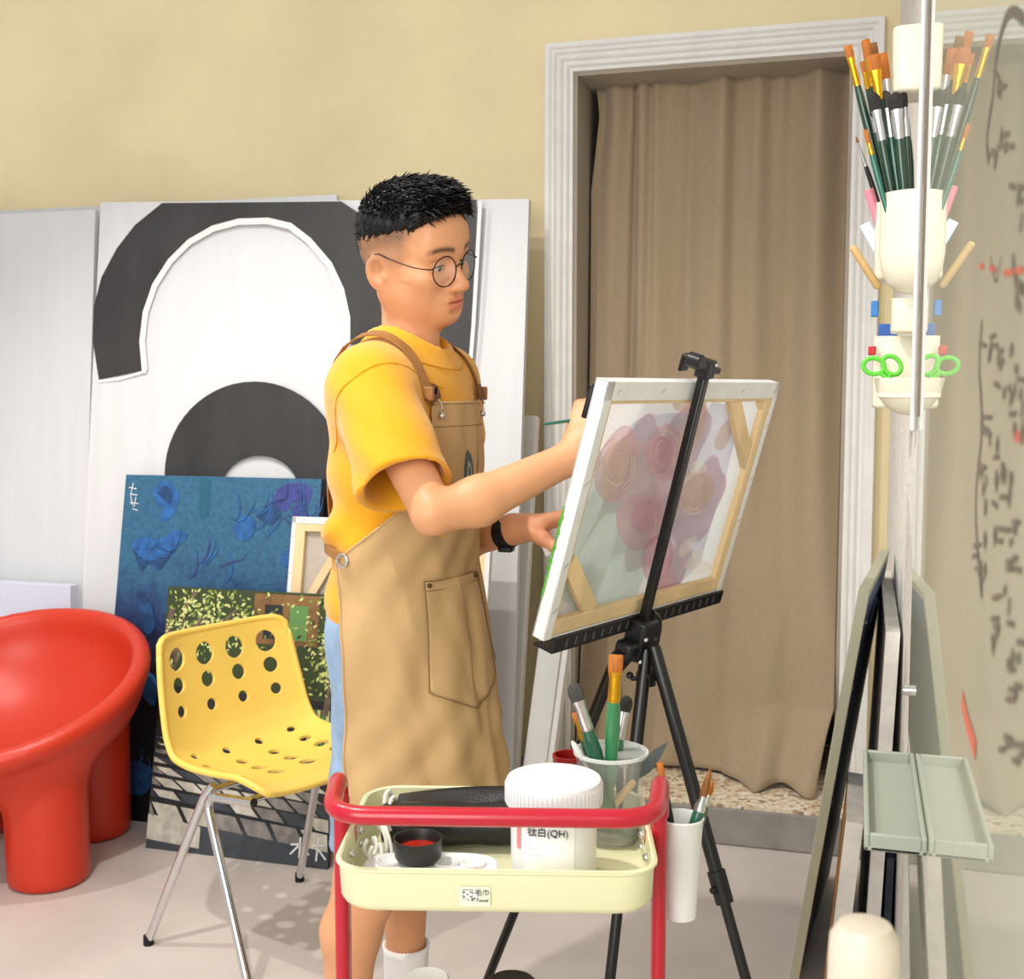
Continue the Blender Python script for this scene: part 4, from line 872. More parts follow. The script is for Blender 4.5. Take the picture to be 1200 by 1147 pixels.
for k in range(60):
    a = k*.55; q.append(C_(-.165+.006*math.cos(a*1.1)+.008*math.sin(k*.2), .08-.10*k/60+.01*math.cos(a*.7), .815+.012*math.sin(a)+.012*math.cos(a*.37)-.028*(k/60)**2))
mb.tube(q, .0028, 8); q2 = [p_+CX*.008+np.array([0, 0, -.006])-CY*.008 for p_ in q[::-1]]; mb.tube(q2, .0026, 8)
tag(mb.build('twine', mat('white_twine', 'e4e2d8', .85), sharp=0), 'tangled white twine at the left end of the trolley tray', 'twine')
# bottles on the lower shelf whose tops just show
def bottle(x, y, h, rad, m, capm, label):
    o = C_(x, y, .407); r = thing('paint_bottle', o, label, 'bottle'); mb = MB(); mb.lathe([(0, 0), (rad, 0), (rad, h*.78), (rad*.85, h*.86), (rad*.8, h*.88)], o, n=28); mb.build('body', m, r)
    mb = MB(); mb.lathe([(rad*.86, h*.86), (rad*.9, h*.87), (rad*.9, h*.985), (rad*.8, h), (rad*.6, h*.992), (0, h*.992)], o, n=28); mb.build('cap', capm, r)
bottle(-.092, -.065, .235, .033, M['whitegesso'], mat('white_cap', 'f0f0f2', .25), 'white capped bottle on the lower trolley shelf')
bottle(.018, -.065, .232, .036, mat('grey_bottle', '9a9a9a', .3), M['black_plastic'], 'dark capped bottle on the lower trolley shelf')
# white cup hooked on the trolley's right post with brushes
HC = C_(.243, .03, .686)
r = thing('hanging_cup', HC, 'white plastic cup hooked on the right side of the trolley', 'cup'); mb = MB(); mb.lathe([(0, 0), (.022, 0), (.030, .135), (.0315, .137), (.030, .139), (.0285, .137), (.021, .004), (0, .004)], HC, n=36); mb.build('body', mat('frosted_white', 'e6e7e6', .45), r)
mb = MB(); mb.tube(fillet([HC+CX*(-.027)+np.array([0, 0, .11]), HC+CX*(-.031)+np.array([0, 0, .14]), HC+CX*(-.040)+np.array([0, 0, .14]), HC+CX*(-.040)+np.array([0, 0, .11])], .005, 4), .003, 8); mb.build('hook', M['whitegesso'], r)
g3 = 'brushes in the hanging cup'
brush(HC+np.array([-.006, .0, .02]), wb(833, 899, 1.572), 'brush leaning right out of the hanging cup, longest brown tip', handle='green', ferr='silver', hair='brown', width=.010, hl=.040, fl=.022, hr=.0078, shape='round', group=g3)
brush(HC+np.array([-.012, .006, .02]), wb(836, 914, 1.60), 'shorter green brush just right of the longest one in the hanging cup', handle='green', ferr='silver', hair='orange', width=.009, hl=.02, fl=.016, hr=.0065, shape='round', group=g3)
brush(HC+np.array([.006, -.006, .02]), wb(773, 893, 1.585), 'upright brush with orange tip behind the trolley handle corner', handle='black', ferr='gold', hair='orange', width=.009, hl=.022, fl=.02, hr=.005, shape='flat', group=g3)
# ================================================================== GLASS WRITING BOARD ON THE RIGHT WALL
XG = .085
gm = mat('milky_glass', 'cfd2bd', .015, spec=.62, ior=1.5, coat=.0)
def glass_board():
    y0, y1, z0, z1 = .30, 1.86, .30, 2.75
    inkmb = MB(); inkmb.box((XG+.003, (y0+y1)/2, (z0+z1)/2), (.006, y1-y0, z1-z0)); inkmb.box((XG-.0003, y1-.04, (z0+z1)/2+.53), (.0005, .08, z1-z0-1.06), m=1)
    r = thing('glass_whiteboard', (XG, (y0+y1)/2, z0), 'glossy pale glass writing board on the right wall', 'whiteboard')
    for yy in (y1-.012,):
        for zz in (on_x(1070, 833, XG)[2], 2.6):
            mb = MB(); mb.tube([(XG-.009, yy, zz), (XW-.0005, yy, zz)], .008, 16); mb.build('standoff', M['chrome'], r)
    mk, mr_ = mat('black_marker', '7b7162', .7), mat('red_marker', 'd4705a', .7)
    def ink(name, strokes, m, w):
        for i_, s_ in enumerate(strokes):
            P = [on_x(x, y, XG-.0005-.000004*i_) for x, y in s_]; dy = abs(s_[-1][1]-s_[0][1]); dx = abs(s_[-1][0]-s_[0][0])
            inkmb.stroke(P, (.012 if dy > dx*1.5 else .0034)*w, np.array([-1., 0, 0]), m)
    S1 = []; rr = random.Random(3)
    # illegible handwriting running away from the viewer: rows of short strokes
    for (cx, cy, sw, sh, n) in ((1172, 95, 6, 10, 4), (1172, 160, 12, 26, 8), (1190, 240, 10, 24, 5), (1160, 400, 10, 20, 6), (1178, 430, 16, 34, 9), (1190, 470, 8, 30, 7), (1160, 500, 12, 22, 6), (1178, 560, 14, 30, 9), (1164, 610, 12, 24, 6), (1150, 660, 8, 28, 6), (1184, 640, 10, 40, 8), (1172, 720, 12, 34, 9), (1188, 790, 9, 40, 9), (1180, 860, 7, 26, 6), (1194, 890, 5, 24, 5), (1152, 560, 6, 20, 4), (1194, 350, 5, 26, 4)):
        for k in range(n):
            x, y = cx+rr.uniform(-sw, sw), cy+rr.uniform(-sh, sh)
            if rr.random() < .5: S1.append([(x, y), (x+rr.uniform(-1, 2), y+rr.uniform(6, 16))])
            else: S1.append([(x-4, y+rr.uniform(-3, 3)), (x+rr.uniform(2, 6), y+rr.uniform(-2, 4))])
    ink('handwriting', S1, 1, 1)
    ink('speech_bubble', [smoothpath([np.array(q, float) for q in P], 6) and [(p[0], p[1]) for p in smoothpath([np.array(q, float) for q in P], 6)] for P in ([(1199, 24), (1188, 14), (1178, 22), (1168, 60), (1163, 110), (1156, 160), (1158, 190)], [(1150, 375), (1147, 430), (1150, 500), (1143, 580), (1145, 650), (1150, 700)], [(1160, 300), (1166, 330), (1173, 300)], [(1186, 300), (1190, 330), (1199, 340)])], 1, .6)
    ink('red_marks', [[(1147, 312), (1152, 312)], [(1159, 314), (1166, 316)], [(1176, 320), (1199, 316)], [(1188, 512), (1196, 516)], [(1190, 508), (1199, 512)], [(1127, 818), (1133, 845), (1143, 880)]], 2, 1.2)
    inkmb.build('glass_panel', [gm, mk, mr_], r)
    # white edge strip along the upper far edge
    p = on_x(1064, 503, .0775); mb = MB(); mb.box((.0800, y1+.008, (p[2]+2.75)/2), (.0088, .014, 2.75-p[2])); mb.build('edge_strip', M['whitegesso'], r, bevel=.004)
glass_board()
# grey pen tray
def pen_tray():
    y0, y1, z = 1.335, 1.655, .893; x1 = XG-.0005; x0 = x1-.066; m = mat('grey_green_plastic', '9da296', .5)
    r = MB(); h = .02; t = .006
    r.box(((x0+x1)/2, (y0+y1)/2, z+.003), (x1-x0, y1-y0, .006)); 
    r.box((x0+t/2, (y0+y1)/2, z+h/2), (t, y1-y0, h)); r.box((x1-t/2, (y0+y1)/2, z+h/2), (t, y1-y0, h)); r.box(((x0+x1)/2, y0+t/2, z+h/2), (x1-x0-2*t, t, h)); r.box(((x0+x1)/2, y1-t/2, z+h/2), (x1-x0-2*t, t, h))
    tag(r.build('pen_tray', m, bevel=.002), 'shallow grey pen tray fixed to the glass board', 'tray')
pen_tray()
# ================================================================== ORGANISER CUPS ON THE WALL PAST THE BOARD
mc = mat('cream_abs', 'eae6d0', .3)
def wall_cup(cx, cy_, zc0, zc1, half, depth, label, name='wall_cup', boxy=False, bowl=False):
    """half-round adhesive holder: centre x at wall, y position, z range"""
    r = thing(name, (XW-.004, cy_, zc0), label, 'holder'); n = 24
    def sec(s, z, sc=1.0):
        out = []
        for k in range(n):
            a = -PI/2+PI*k/(n-1); ca, sa = math.cos(a), math.sin(a)
            if boxy: ca, sa = math.copysign(abs(ca)**.35, ca), math.copysign(abs(sa)**.35, sa)
            out.append(np.array([XW-.004-depth*s*ca, cy_+half*s*sa, z]))
        return out
    H = zc1-zc0; RS = []
    if bowl: prof = [(.05, 0), (.4, .06), (.7, .25), (.9, .55), (1, 1)]
    elif boxy: prof = [(.92, 0), (.98, .02), (1, .06), (1, 1)]
    else: prof = [(.1, 0), (.5, .03), (.8, .12), (.95, .28), (1, .42), (1, 1)]
    for s, q in prof: RS.append(sec(s, zc0+H*q))
    RS.append(sec(.93, zc1)); RS.append(sec(.91, zc0+H*.5)); RS.append(sec(.5, zc0+H*.3))
    mb = MB(); mb.rings(RS); mb.build('cup', mc, r, sharp=50)
    mb = MB(); mb.box((XW-.002, cy_, (zc0+zc1)/2+.004), (.004, half*2.05, H*1.05)); mb.build('back_plate', mc, r, bevel=.0015)
    return r
YC = 2.21
def zpx(y, yw, x=.06): # height of a pixel row at wall distance yw
    r = W(rv(1045, y)); return CAMH+r[2]*yw/r[1]
wall_cup(0, YC, zpx(346, YC), zpx(229, YC), .068, .066, 'large cream cup full of brushes beside the glass board edge')
wall_cup(0, YC+.02, zpx(112, YC), zpx(36, YC), .05, .052, 'empty cream holder above the brush cup', boxy=True)
wall_cup(0, YC+.05, zpx(389, YC), zpx(349, YC), .045, .042, 'small squarish cream holder just below the brush cup', boxy=True)
wall_cup(0, YC-.03, zpx(487, YC), zpx(443, YC), .062, .070, 'cream bowl holder with green scissors', bowl=True)
wall_cup(0, YC+.16, zpx(478, YC+.16), zpx(395, YC+.16), .06, .070, 'squarish cream holder behind the scissors bowl', boxy=True)
wall_cup(0, YC+.17, zpx(330, YC+.17), zpx(240, YC+.17), .05, .072, 'tall cream holder behind the brush cup with a pink pen', boxy=True)
# brushes in the big cup
g1 = 'brushes in the wall cup'
zb0 = zpx(300, YC)
def wbrush(pxh, yh, x0, y0, label, z0=None, **kw):
    y0 += .045 if z0 is None else 0; yh += .035; h = on_y(*pxh, yh); brush((x0+.008, y0, zb0 if z0 is None else z0), h, label, group=g1, **kw)
wbrush((993, 53), 2.16, .058, 2.17, 'leftmost brush in the wall cup, leaning left with orange bristles and gold ferrule', handle='dkgreen', ferr='gold', hair='orange', width=.014, hl=.022, fl=.05, hr=.006)
wbrush((1014, 46), 2.22, .055, 2.21, 'tallest orange brush in the wall cup, left of the empty holder', handle='dkgreen', ferr='gold', hair='orange', width=.015, hl=.034, fl=.05, hr=.006)
wbrush((1023, 50), 2.26, .062, 2.22, 'orange brush behind the tallest one in the wall cup', handle='dkgreen', ferr='gold', hair='brown', width=.014, hl=.028, fl=.05, hr=.006)
wbrush((1023, 64), 2.14, .06, 2.16, 'widest orange brush in the wall cup with a big gold ferrule', handle='dkgreen', ferr='gold', hair='orange', width=.022, hl=.026, fl=.05, hr=.007)
wbrush((1034, 62), 2.19, .075, 2.2, 'orange brush on a clear ferrule against the empty holder', handle='green', ferr='silver', hair='orange', width=.016, hl=.045, fl=.045, hr=.006)
wbrush((1010, 72), 2.20, .062, 2.18, 'short narrow orange brush half hidden on the left of the wall cup', handle='dkgreen', ferr='gold', hair='orange', width=.008, hl=.02, fl=.03, hr=.004)
wbrush((1023, 108), 2.13, .062, 2.15, 'dark round brush with a silver ferrule on the left of the wall cup', handle='dkgreen', ferr='silver', hair='dark', width=.018, hl=.03, fl=.052, hr=.007, shape='filbert')
wbrush((1037, 106), 2.15, .068, 2.15, 'grey oval brush beside the dark one in the wall cup', handle='green', ferr='silver', hair='grey', width=.018, hl=.03, fl=.05, hr=.0078, shape='filbert')
wbrush((1049, 108), 2.13, .072, 2.14, 'dark oval brush with the widest silver ferrule in the wall cup', handle='dkgreen', ferr='silver', hair='dark', width=.022, hl=.028, fl=.05, hr=.0078, shape='filbert')
wbrush((1059, 106), 2.16, .08, 2.16, 'thin dark brush nearest the glass board in the wall cup', handle='dkgreen', ferr='silver', hair='dark', width=.010, hl=.028, fl=.05, hr=.0075, shape='filbert')
wbrush((1021, 126), 2.19, .056, 2.19, 'small black pointed brush left in the wall cup', handle='green', ferr='silver', hair='dark', width=.008, hl=.014, fl=.03, hr=.004, shape='round')
wbrush((1014, 152), 2.13, .054, 2.14, 'short thin orange brush at the left rim of the wall cup', handle='teal', ferr='gold', hair='orange', width=.008, hl=.024, fl=.02, hr=.0045)
wbrush((1003, 160), 2.36, .05, 2.37, 'thin mauve brush with a silver tip in the far wall holder', z0=zpx(290, 2.37), handle='black', ferr='silver', hair='brown', width=.005, hl=.012, fl=.05, hr=.004, shape='round')
def small(name, pts, r_, m, label, cat): tag(MB().tube(pts, r_, 12).build(name, m, bevel=.001), label, cat)
small('pen', [on_y(1018, 222, 2.35), (.05, 2.36, zpx(300, 2.36))], .009, BM['pink'], 'pink pen standing in the tall far wall holder', 'pen')
small('red_pen', [on_y(1022, 148, 2.40), (.066, 2.39, zpx(300, 2.36))], .005, mat('red_pen', 'b3202a', .4), 'red pen behind the small black pointed brush', 'pen')
# craft sticks, plastic bits
q0, q1 = on_y(998, 288, 2.24), on_y(1030, 338, 2.26); q2 = q1+(q1-q0)*.9; q2[0] = min(q2[0], .09)
tag(MB().bar(q0, q1, .016, .012).build('wood_tool_handle', BM['wood'], bevel=.005, seg=3), 'round-ended pale wooden tool handle sticking out left of the wall cup', 'tool')
tag(MB().bar(on_y(1013, 262, 2.40), (.048, 2.385, zpx(310, 2.385)), .020, .004, up=(0, 1, 0)).build('plastic_scraper', mat('pale_blue_plastic', 'cfe6f2', .3), bevel=.003), 'pale blue plastic scraper left of the wall cup', 'scraper')
tag(MB().box((.052, 2.37, zpx(395, 2.37)+.0125), (.034, .02, .024)).build('blue_box', mat('blue_card', '2f62b0', .5), bevel=.002), 'small blue box under the squarish cream holder', 'box')
tag(MB().box(on_y(1022, 411, 2.30), (.014, .02, .016)).build('red_block', mat('red_card', 'c4262c', .5), bevel=.002), 'tiny red block left of the holders above the scissors', 'block')
tag(MB().box(on_y(1025, 362, 2.42), (.014, .02, .03)).build('blue_block', mat('blue_block', '3f86cf', .5), bevel=.002), 'tiny blue block left of the squarish holder', 'block')
def scissors():
    c = on_y(1042, 450, 2.15); r = thing('scissors', c, 'green-handled scissors standing in the cream bowl', 'scissors'); g = mat('green_handle', '63cf3f', .35)
    for (hx, hy), rot in (((1024, 429), .5), ((1045, 428), -.2)):
        p = on_y(hx, hy, 2.15); e = on_y(1042, 446, 2.15); P = []
        for k in range(20):
            a = 2*PI*k/20; x, z = .0135*math.cos(a), .0175*math.sin(a); P.append(p+np.array([x*math.cos(rot+.9)-z*math.sin(rot+.9), 0, x*math.sin(rot+.9)+z*math.cos(rot+.9)]))
        mb = MB(); mb.tube(P, .0040, 8, closed=True); d = unit(e-p); mb.tube([p+d*.014, e], .0042, 8); mb.build('handle', g, r)
    for s_ in (-1, 1):
        mb = MB(); mb.bar(c+np.array([s_*.003, s_*.002+.03, .01]), c+np.array([s_*.004, s_*.002+.03, -.018]), .008, .0016, up=(0, 1, 0)); mb.build('blade', M['silver'], r)
scissors()
# ================================================================== BOARDS LEANING ON THE RIGHT WALL
def leaner(NT, FT, NB, th, mats, name, label, cat, face=None, frame=None):
    """NT/FT near and far top corners, NB near bottom corner; front faces the room (-x); thickness towards the wall"""
    NT, FT, NB = (np.asarray(q, float) for q in (NT, FT, NB)); FB = NB+(FT-NT); V = unit(NT-NB); U = unit(FT-NT); N = unit(np.cross(V, U))
    if N[0] > 0: N = -N
    mb = MB(); ring = [NB, FB, FT, NT]
    if frame:
        r = thing(name, (NB+FB)/2, label, cat); h = np.linalg.norm(NT-NB); w = np.linalg.norm(FT-NT); f_ = frame
        pt = lambda u, v, d: NB+U*u*w+V*v*h+N*d
        for (a, b_, c_, d_) in ((0, f_/w, 0, 1), (1-f_/w, 1, 0, 1), (f_/w, 1-f_/w, 0, f_/h), (f_/w, 1-f_/w, 1-f_/h, 1)):
            mb = MB(); mb.quadbox([pt(u, v, -th) for u, v in ((a, c_), (b_, c_), (b_, d_), (a, d_))]+[pt(u, v, 0) for u, v in ((a, c_), (b_, c_), (b_, d_), (a, d_))]); mb.build('frame_bar', mats[0], r, bevel=.002)
        mb = MB(); e = f_*.8; mb.quadbox([pt(u, v, -th*.9) for u, v in ((e/w, e/h), (1-e/w, e/h), (1-e/w, 1-e/h), (e/w, 1-e/h))]+[pt(u, v, -th*.25) for u, v in ((e/w, e/h), (1-e/w, e/h), (1-e/w, 1-e/h), (e/w, 1-e/h))]); mb.build('backing', mats[1], r)
        mb = MB(); mb.quadbox([pt(u, v, -th*.25) for u, v in ((e/w, e/h), (1-e/w, e/h), (1-e/w, 1-e/h), (e/w, 1-e/h))]+[pt(u, v, -.004) for u, v in ((e/w, e/h), (1-e/w, e/h), (1-e/w, 1-e/h), (e/w, 1-e/h))]); mb.build('picture', mats[2], r)
        mb = MB(); mb.tube([pt(.0+.012, .93, -th-.004), pt(.25, .90, -th-.006), pt(.5, .93, -th-.004)], .0018, 6)
        for v in (.93, .78, .5, .2): mb.bar(pt(.006, v, -th-.001), pt(.03, v, -th-.001), .012, .004, up=N)
        mb.build('hanging_wire', M['black_metal'], r); return r
    mb.quadbox([p-N*th for p in ring]+ring, 0)
    mb.quadbox([p+N*.0004 for p in ring]+[p+N*.0012 for p in ring], 1)
    return tag(mb.build(name, mats, bevel=.003), label, cat)
olive = mat('grey_green_frame', 'b3b39c', .5); navy = mat('blue_backing', '5c7196', .55, noise=.3, nscale=8)
zt1 = on_x(1032, 643, .066)
leaner(on_z(1006, 690, zt1[2]), zt1, on_z(924, 1152, 0), .022, [olive, navy, M['dark']], 'framed_picture', 'outermost leaning picture with a thin grey-green frame, right of the easel', 'picture', frame=.02)
thick = mat('white_canvas_edge', 'e3dfd6', .7, noise=.12, nscale=18, bump=.2, bscale=90)
k2 = on_z(1038, 740, .915); f2 = on_z(1034, 668, .915); f2[0] = min(f2[0], .0705)
leaner(k2, f2, on_z(1004, 1240, 0.0), .028, [thick, mat('grey_brown_face', '6f6760', .6, noise=.3, nscale=8)], 'thick_canvas', 'tallest thick white-edged canvas leaning against the white wall behind the pen tray', 'canvas')
k3 = on_z(991, 962, .545); f3 = k3+np.array([.003, .32, 0])
leaner(k3, f3, on_z(958, 1240, 0.0), .034, [thick, mat('orange_face', 'c98a3a', .6, noise=.4, nscale=10, col2='5a4a3a')], 'thick_canvas', 'lower thick canvas with an orange face inside the grey-green frame', 'canvas')
leaner((.081, 2.50, .44), (.081, 3.20, .44), (.072, 2.50, 0), .014, [mat('dark_blue_panel', '232c3a', .6, noise=.4, nscale=12), M['black_edge']], 'dark_panel', 'dark blue-black panel nearest the white wall below the pen tray', 'canvas')  # thin dark blue-black panel in the gap beside the wall
# pale out-of-focus upright at the bottom edge, close to the camera
def post():
    c = wb(1019, 1147, .80); mb = MB(); top = wb(1019, 1079, .80)[2]
    prof = [(0, 0), (.068, 0), (.07, .006), (.066, .016), (.03, .04), (.026, .3), (.0245, top-.03), (.0235, top-.012), (.018, top-.003), (.008, top), (0, top)]
    mb.lathe(prof, (c[0]-.004, c[1], 0), n=36); tag(mb.build('stand', mat('cream_plastic', 'd6cab8', .45)), 'pale cream rounded stand at the bottom edge, blurred and close to the camera', 'stand')
post()
# ================================================================== PERSON (modelled in the view-aligned frame: right, away, up)
V3 = lambda *a: np.array(a, float)
HC0 = V3(-.183, 2.25, 1.646); HS = 1.035
hp, ht, hr_ = math.radians(33), math.radians(11.2), math.radians(14.5)
f0 = V3(math.cos(hp), -math.sin(hp), 0); l0 = V3(math.sin(hp), math.cos(hp), 0); z0_ = V3(0, 0, 1)
hf = math.cos(ht)*f0-math.sin(ht)*z0_; hu = math.sin(ht)*f0+math.cos(ht)*z0_
hl = math.cos(hr_)*l0+math.sin(hr_)*hu; hu = math.cos(hr_)*hu-math.sin(hr_)*l0
HR = np.stack([hf, hl, hu], 1)
def Hd(x, y, z): return HC0+HS*(HR @ V3(x, y, z))
def hcone(a, b, ra, rb): return cone_sdf(Hd(*a), Hd(*b), ra*HS, rb*HS)
def hell(c, r, pre=None):
    return ell_sdf(Hd(*c), np.array(r)*HS, HR if pre is None else HR @ pre)
def rotm(ax, a):
    return np.array(Matrix.Rotation(a, 3, Vector(ax)))
# body frame
tp = math.radians(20); tf = V3(math.cos(tp), -math.sin(tp), 0); tl = V3(math.sin(tp), math.cos(tp), 0)   # facing, person's left (away)
TR = np.stack([tf, tl, z0_], 1)
def T(x, y, z, c=(-.190, 2.265)): return V3(c[0], c[1], 0)+TR @ V3(x, y, z)
# joints
shR = at_b(436, 452, 2.105); elR = at_b(507, 602, 1.945); wrR = at_b(672, 535, 2.03)
shL = T(0, .165, 1.415); elL = at_b(528, 632, 2.46); wrL = at_b(592, 625, 2.36)
hipR, hipL = T(.0, -.088, .92), T(.0, .088, .92)
kneeR, kneeL = at_b(434, 1000, 2.15), at_b(492, 1010, 2.37); kneeR[2] = .51; kneeL[2] = .51
ankR, ankL = at_b(412, 1130, 2.18), at_b(474, 1130, 2.37)
ankR = V3(ankR[0]-.02, 2.18, .095); ankL = V3(ankL[0]+.0, 2.37, .095)
SK = []        # list of (prim, k) for skin
def sk(p, k=.02): SK.append((p, k))
def head():
    sk(hell((-.010, 0, .036), (.100, .078, .084)), .01)
    sk(hell((-.022, 0, .01), (.068, .072, .070)), .03)
    sk(hell((.028, 0, -.030), (.064, .060, .088)), .03)
    for s in (-1, 1):
        sk(hcone((-.004, s*.053, -.052), (.062, s*.016, -.089), .020, .018), .03)
        sk(hcone((-.004, s*.055, -.058), (-.004, s*.058, -.0), .020, .02), .03)
        sk(hell((.056, s*.043, -.026), (.030, .026, .024)), .025); sk(hell((.034, s*.036, -.066), (.036, .027, .034)), .03)
        sk(hcone((.079, s*.010, .020), (.066, s*.046, .018), .011, .011), .018)
    sk(hell((.072, 0, -.094), (.020, .022, .017)), .025)
    sk(hell((.070, 0, .045), (.030, .055, .045)), .03)
    sk(hell((.078, 0, -.068), (.019, .028, .024)), .022)
NB = T(.005, 0, 1.435)
def rest():
    sk(cone_sdf(Hd(-.012, 0, -.060), T(.000, 0, 1.445), .0495, .057), .03)
    sk(cone_sdf(T(-.02, -.09, 1.40), T(-.02, .09, 1.40), .07, .07), .04)
    sk(ell_sdf(T(.0, 0, 1.22), (.105, .155, .20), TR), .05)
    sk(ell_sdf(T(-.005, 0, .98), (.10, .145, .14), TR), .06)
    # right arm
    sk(cone_sdf(shR, elR, .050, .0345), .03)
    m = elR+(wrR-elR)*.33-V3(.003, 0, .011)
    sk(cone_sdf(elR, m, .0350, .0395), .010); sk(cone_sdf(m, wrR, .0395, .0275), .02)
    sk(cone_sdf(shL, elL, .052, .041), .03); m = elL+(wrL-elL)*.28; sk(cone_sdf(elL, m, .041, .042), .03); sk(cone_sdf(m, wrL, .042, .027), .02)
    for h_, k_, a_, s in ((hipR, kneeR, ankR, -1), (hipL, kneeL, ankL, 1)):
        sk(cone_sdf(h_, k_, .080, .056), .05); back = -tf*.022
        c1 = k_+(a_-k_)*.30+back; cr = .053 if s < 0 else .047; sk(cone_sdf(k_, k_+(a_-k_)*.12, .053, .050), .03); sk(cone_sdf(k_+back*.3, c1, .046, cr), .04); sk(cone_sdf(c1, a_, cr, .031), .03)
        sk(cone_sdf(a_, a_+tf*.13-z0_*.06, .034, .026), .03); sk(cone_sdf(a_-z0_*.05, a_-z0_*.055+tf*.05, .033, .034), .03)
def hand(w, X, Z, right, curls, spread, thumb, L=.185, scale=1.0, pw=1.0):
    """w wrist, X along the palm, Z out of the back of the hand; curls per finger (mcp, pip, dip) in degrees"""
    X = unit(X); Z = unit(Z-X*np.dot(Z, X)); Y = np.cross(Z, X) if right else np.cross(X, Z)
    P = lambda x, y, z: w+(X*x+Y*y+Z*z)*scale
    pos = {}
    kn = [(.092, .030), (.095, .009), (.090, -.012), (.080, -.031)]
    for k, (x, y) in enumerate(kn):
        sk(cone_sdf(P(.010, y*.55*pw, -.002), P(x, y*pw, 0), .0145*scale, .0122*scale), .016)
    sk(cone_sdf(P(.0, 0, 0), P(.03, 0, -.002), .026*scale, .021*scale), .02)
    sk(cone_sdf(P(.012, .014, -.010), P(.05, .026, -.012), .016*scale, .013*scale), .015)   # thenar
    sk(cone_sdf(P(.015, -.018, -.008), P(.06, -.026, -.008), .014*scale, .012*scale), .015)
    lens = [(.043, .026, .021), (.047, .030, .022), (.043, .028, .021), (.034, .021, .019)]
    for k in range(4):
        p = P(kn[k][0], kn[k][1]*pw, 0); a = 0; sp = math.radians(spread[k]); r0 = (.0095, .0098, .0092, .0082)[k]*scale
        for j in range(3):
            a += math.radians(curls[k][j]); d = math.cos(a)*(X*math.cos(sp)+Y*math.sin(sp))-math.sin(a)*Z
            q = p+d*lens[k][j]*scale; sk(cone_sdf(p, q, r0*(1-.08*j), r0*(1-.08*(j+1))), .006); p = q
        pos[k] = p
    p = P(.022, .024, -.010)
    for j, (tv, ln, ra) in enumerate(zip(thumb, (.042, .034, .028), (.0145, .0115, .0098))):
        d = unit(X*tv[0]+Y*tv[1]+Z*tv[2]); q = p+d*ln*scale; sk(cone_sdf(p, q, ra*scale, ra*.86*scale), .010); p = q
    pos['t'] = p; pos['P'] = P
    return pos
head(); rest()
kR = at_b(696, 478, 2.055)
HRt = hand(wrR, kR-wrR, V3(-.62, -.75, .15), True, [(48, 50, 25), (58, 58, 30), (66, 64, 35), (72, 66, 35)], (3, 0, -3, -6), [(.75, .45, -.5), (.75, -.05, -.65), (.8, -.25, -.5)])
wL2 = at_b(601, 619, 2.352)
HLt = hand(wL2, V3(1, -.02, .16), V3(.0, .35, 1), False, [(2, 8, 5), (6, 12, 8), (12, 16, 10), (18, 20, 12)], (2, 0, -2, -5), [(.66, .45, -.60), (.66, .25, -.72), (.64, .2, -.74)], scale=1.12)
def skin_field_add(s):
    for p, k in SK: s.add(p, k)
    # carved face detail
    for sd in (-1, 1):
        s.sub(hell((.098, sd*.031, -.003), (.022, .019, .011)), .016)
        s.add(hell((.0745, sd*.0325, -.004), (.0125, .0155, .0120)), .006)
        s.sub(hell((.090, sd*.0335, -.0060), (.013, .0135, .0031)), .002)
        s.add(hcone((.0815, sd*.020, .0045), (.073, sd*.047, .0025), .0035, .003), .006)         # upper lid fold
        s.add(hell((.098, sd*.0125, -.0415), (.0125, .0085, .0078)), .009)
    s.add(hcone((.086, 0, .002), (.110, 0, -.034), .0075, .0105), .014)
    s.add(hell((.108, 0, -.038), (.0115, .0105, .0095)), .010)
    for sd in (-1, 1): s.sub(hell((.102, sd*.0065, -.0495), (.006, .0035, .003)), .002)
    s.add(hell((.0935, 0, -.0635), (.0095, .0225, .0058)), .006); s.add(hell((.0925, 0, -.0755), (.0100, .0185, .0068)), .006)
    s.sub(hell((.1045, 0, -.0690), (.0095, .024, .0012)), .004)
    s.sub(hell((.1005, 0, -.0545), (.006, .0035, .007)), .006); s.sub(hell((.0975, 0, -.0865), (.008, .016, .004)), .008)
    for sd in (-1, 1):                                                  # ears
        pre = rotm((0, 0, 1), -sd*.30) @ rotm((0, 1, 0), -.22)
        s.add(hell((-.014, sd*.083, -.020), (.0225, .0068, .0325), pre), .006)
        s.sub(hell((-.010, sd*.0915, -.015), (.0130, .0095, .0210), pre), .003)
        s.add(hell((.000, sd*.081, -.026), (.005, .006, .009), pre), .003)
xs = axis_pts([(-.50, -.36, .006), (-.36, -.02, .0026), (-.02, .24, .0032)]); ys = axis_pts([(1.86, 2.06, .0040), (2.06, 2.42, .0028), (2.42, 2.60, .006)])
zs = axis_pts([(-.01, .55, .007), (.55, 1.06, .012), (1.06, 1.47, .0034), (1.47, 1.82, .0022)])
S_ = SDF(xs, ys, zs); skin_field_add(S_); SV, SQ = S_.mesh(); del S_
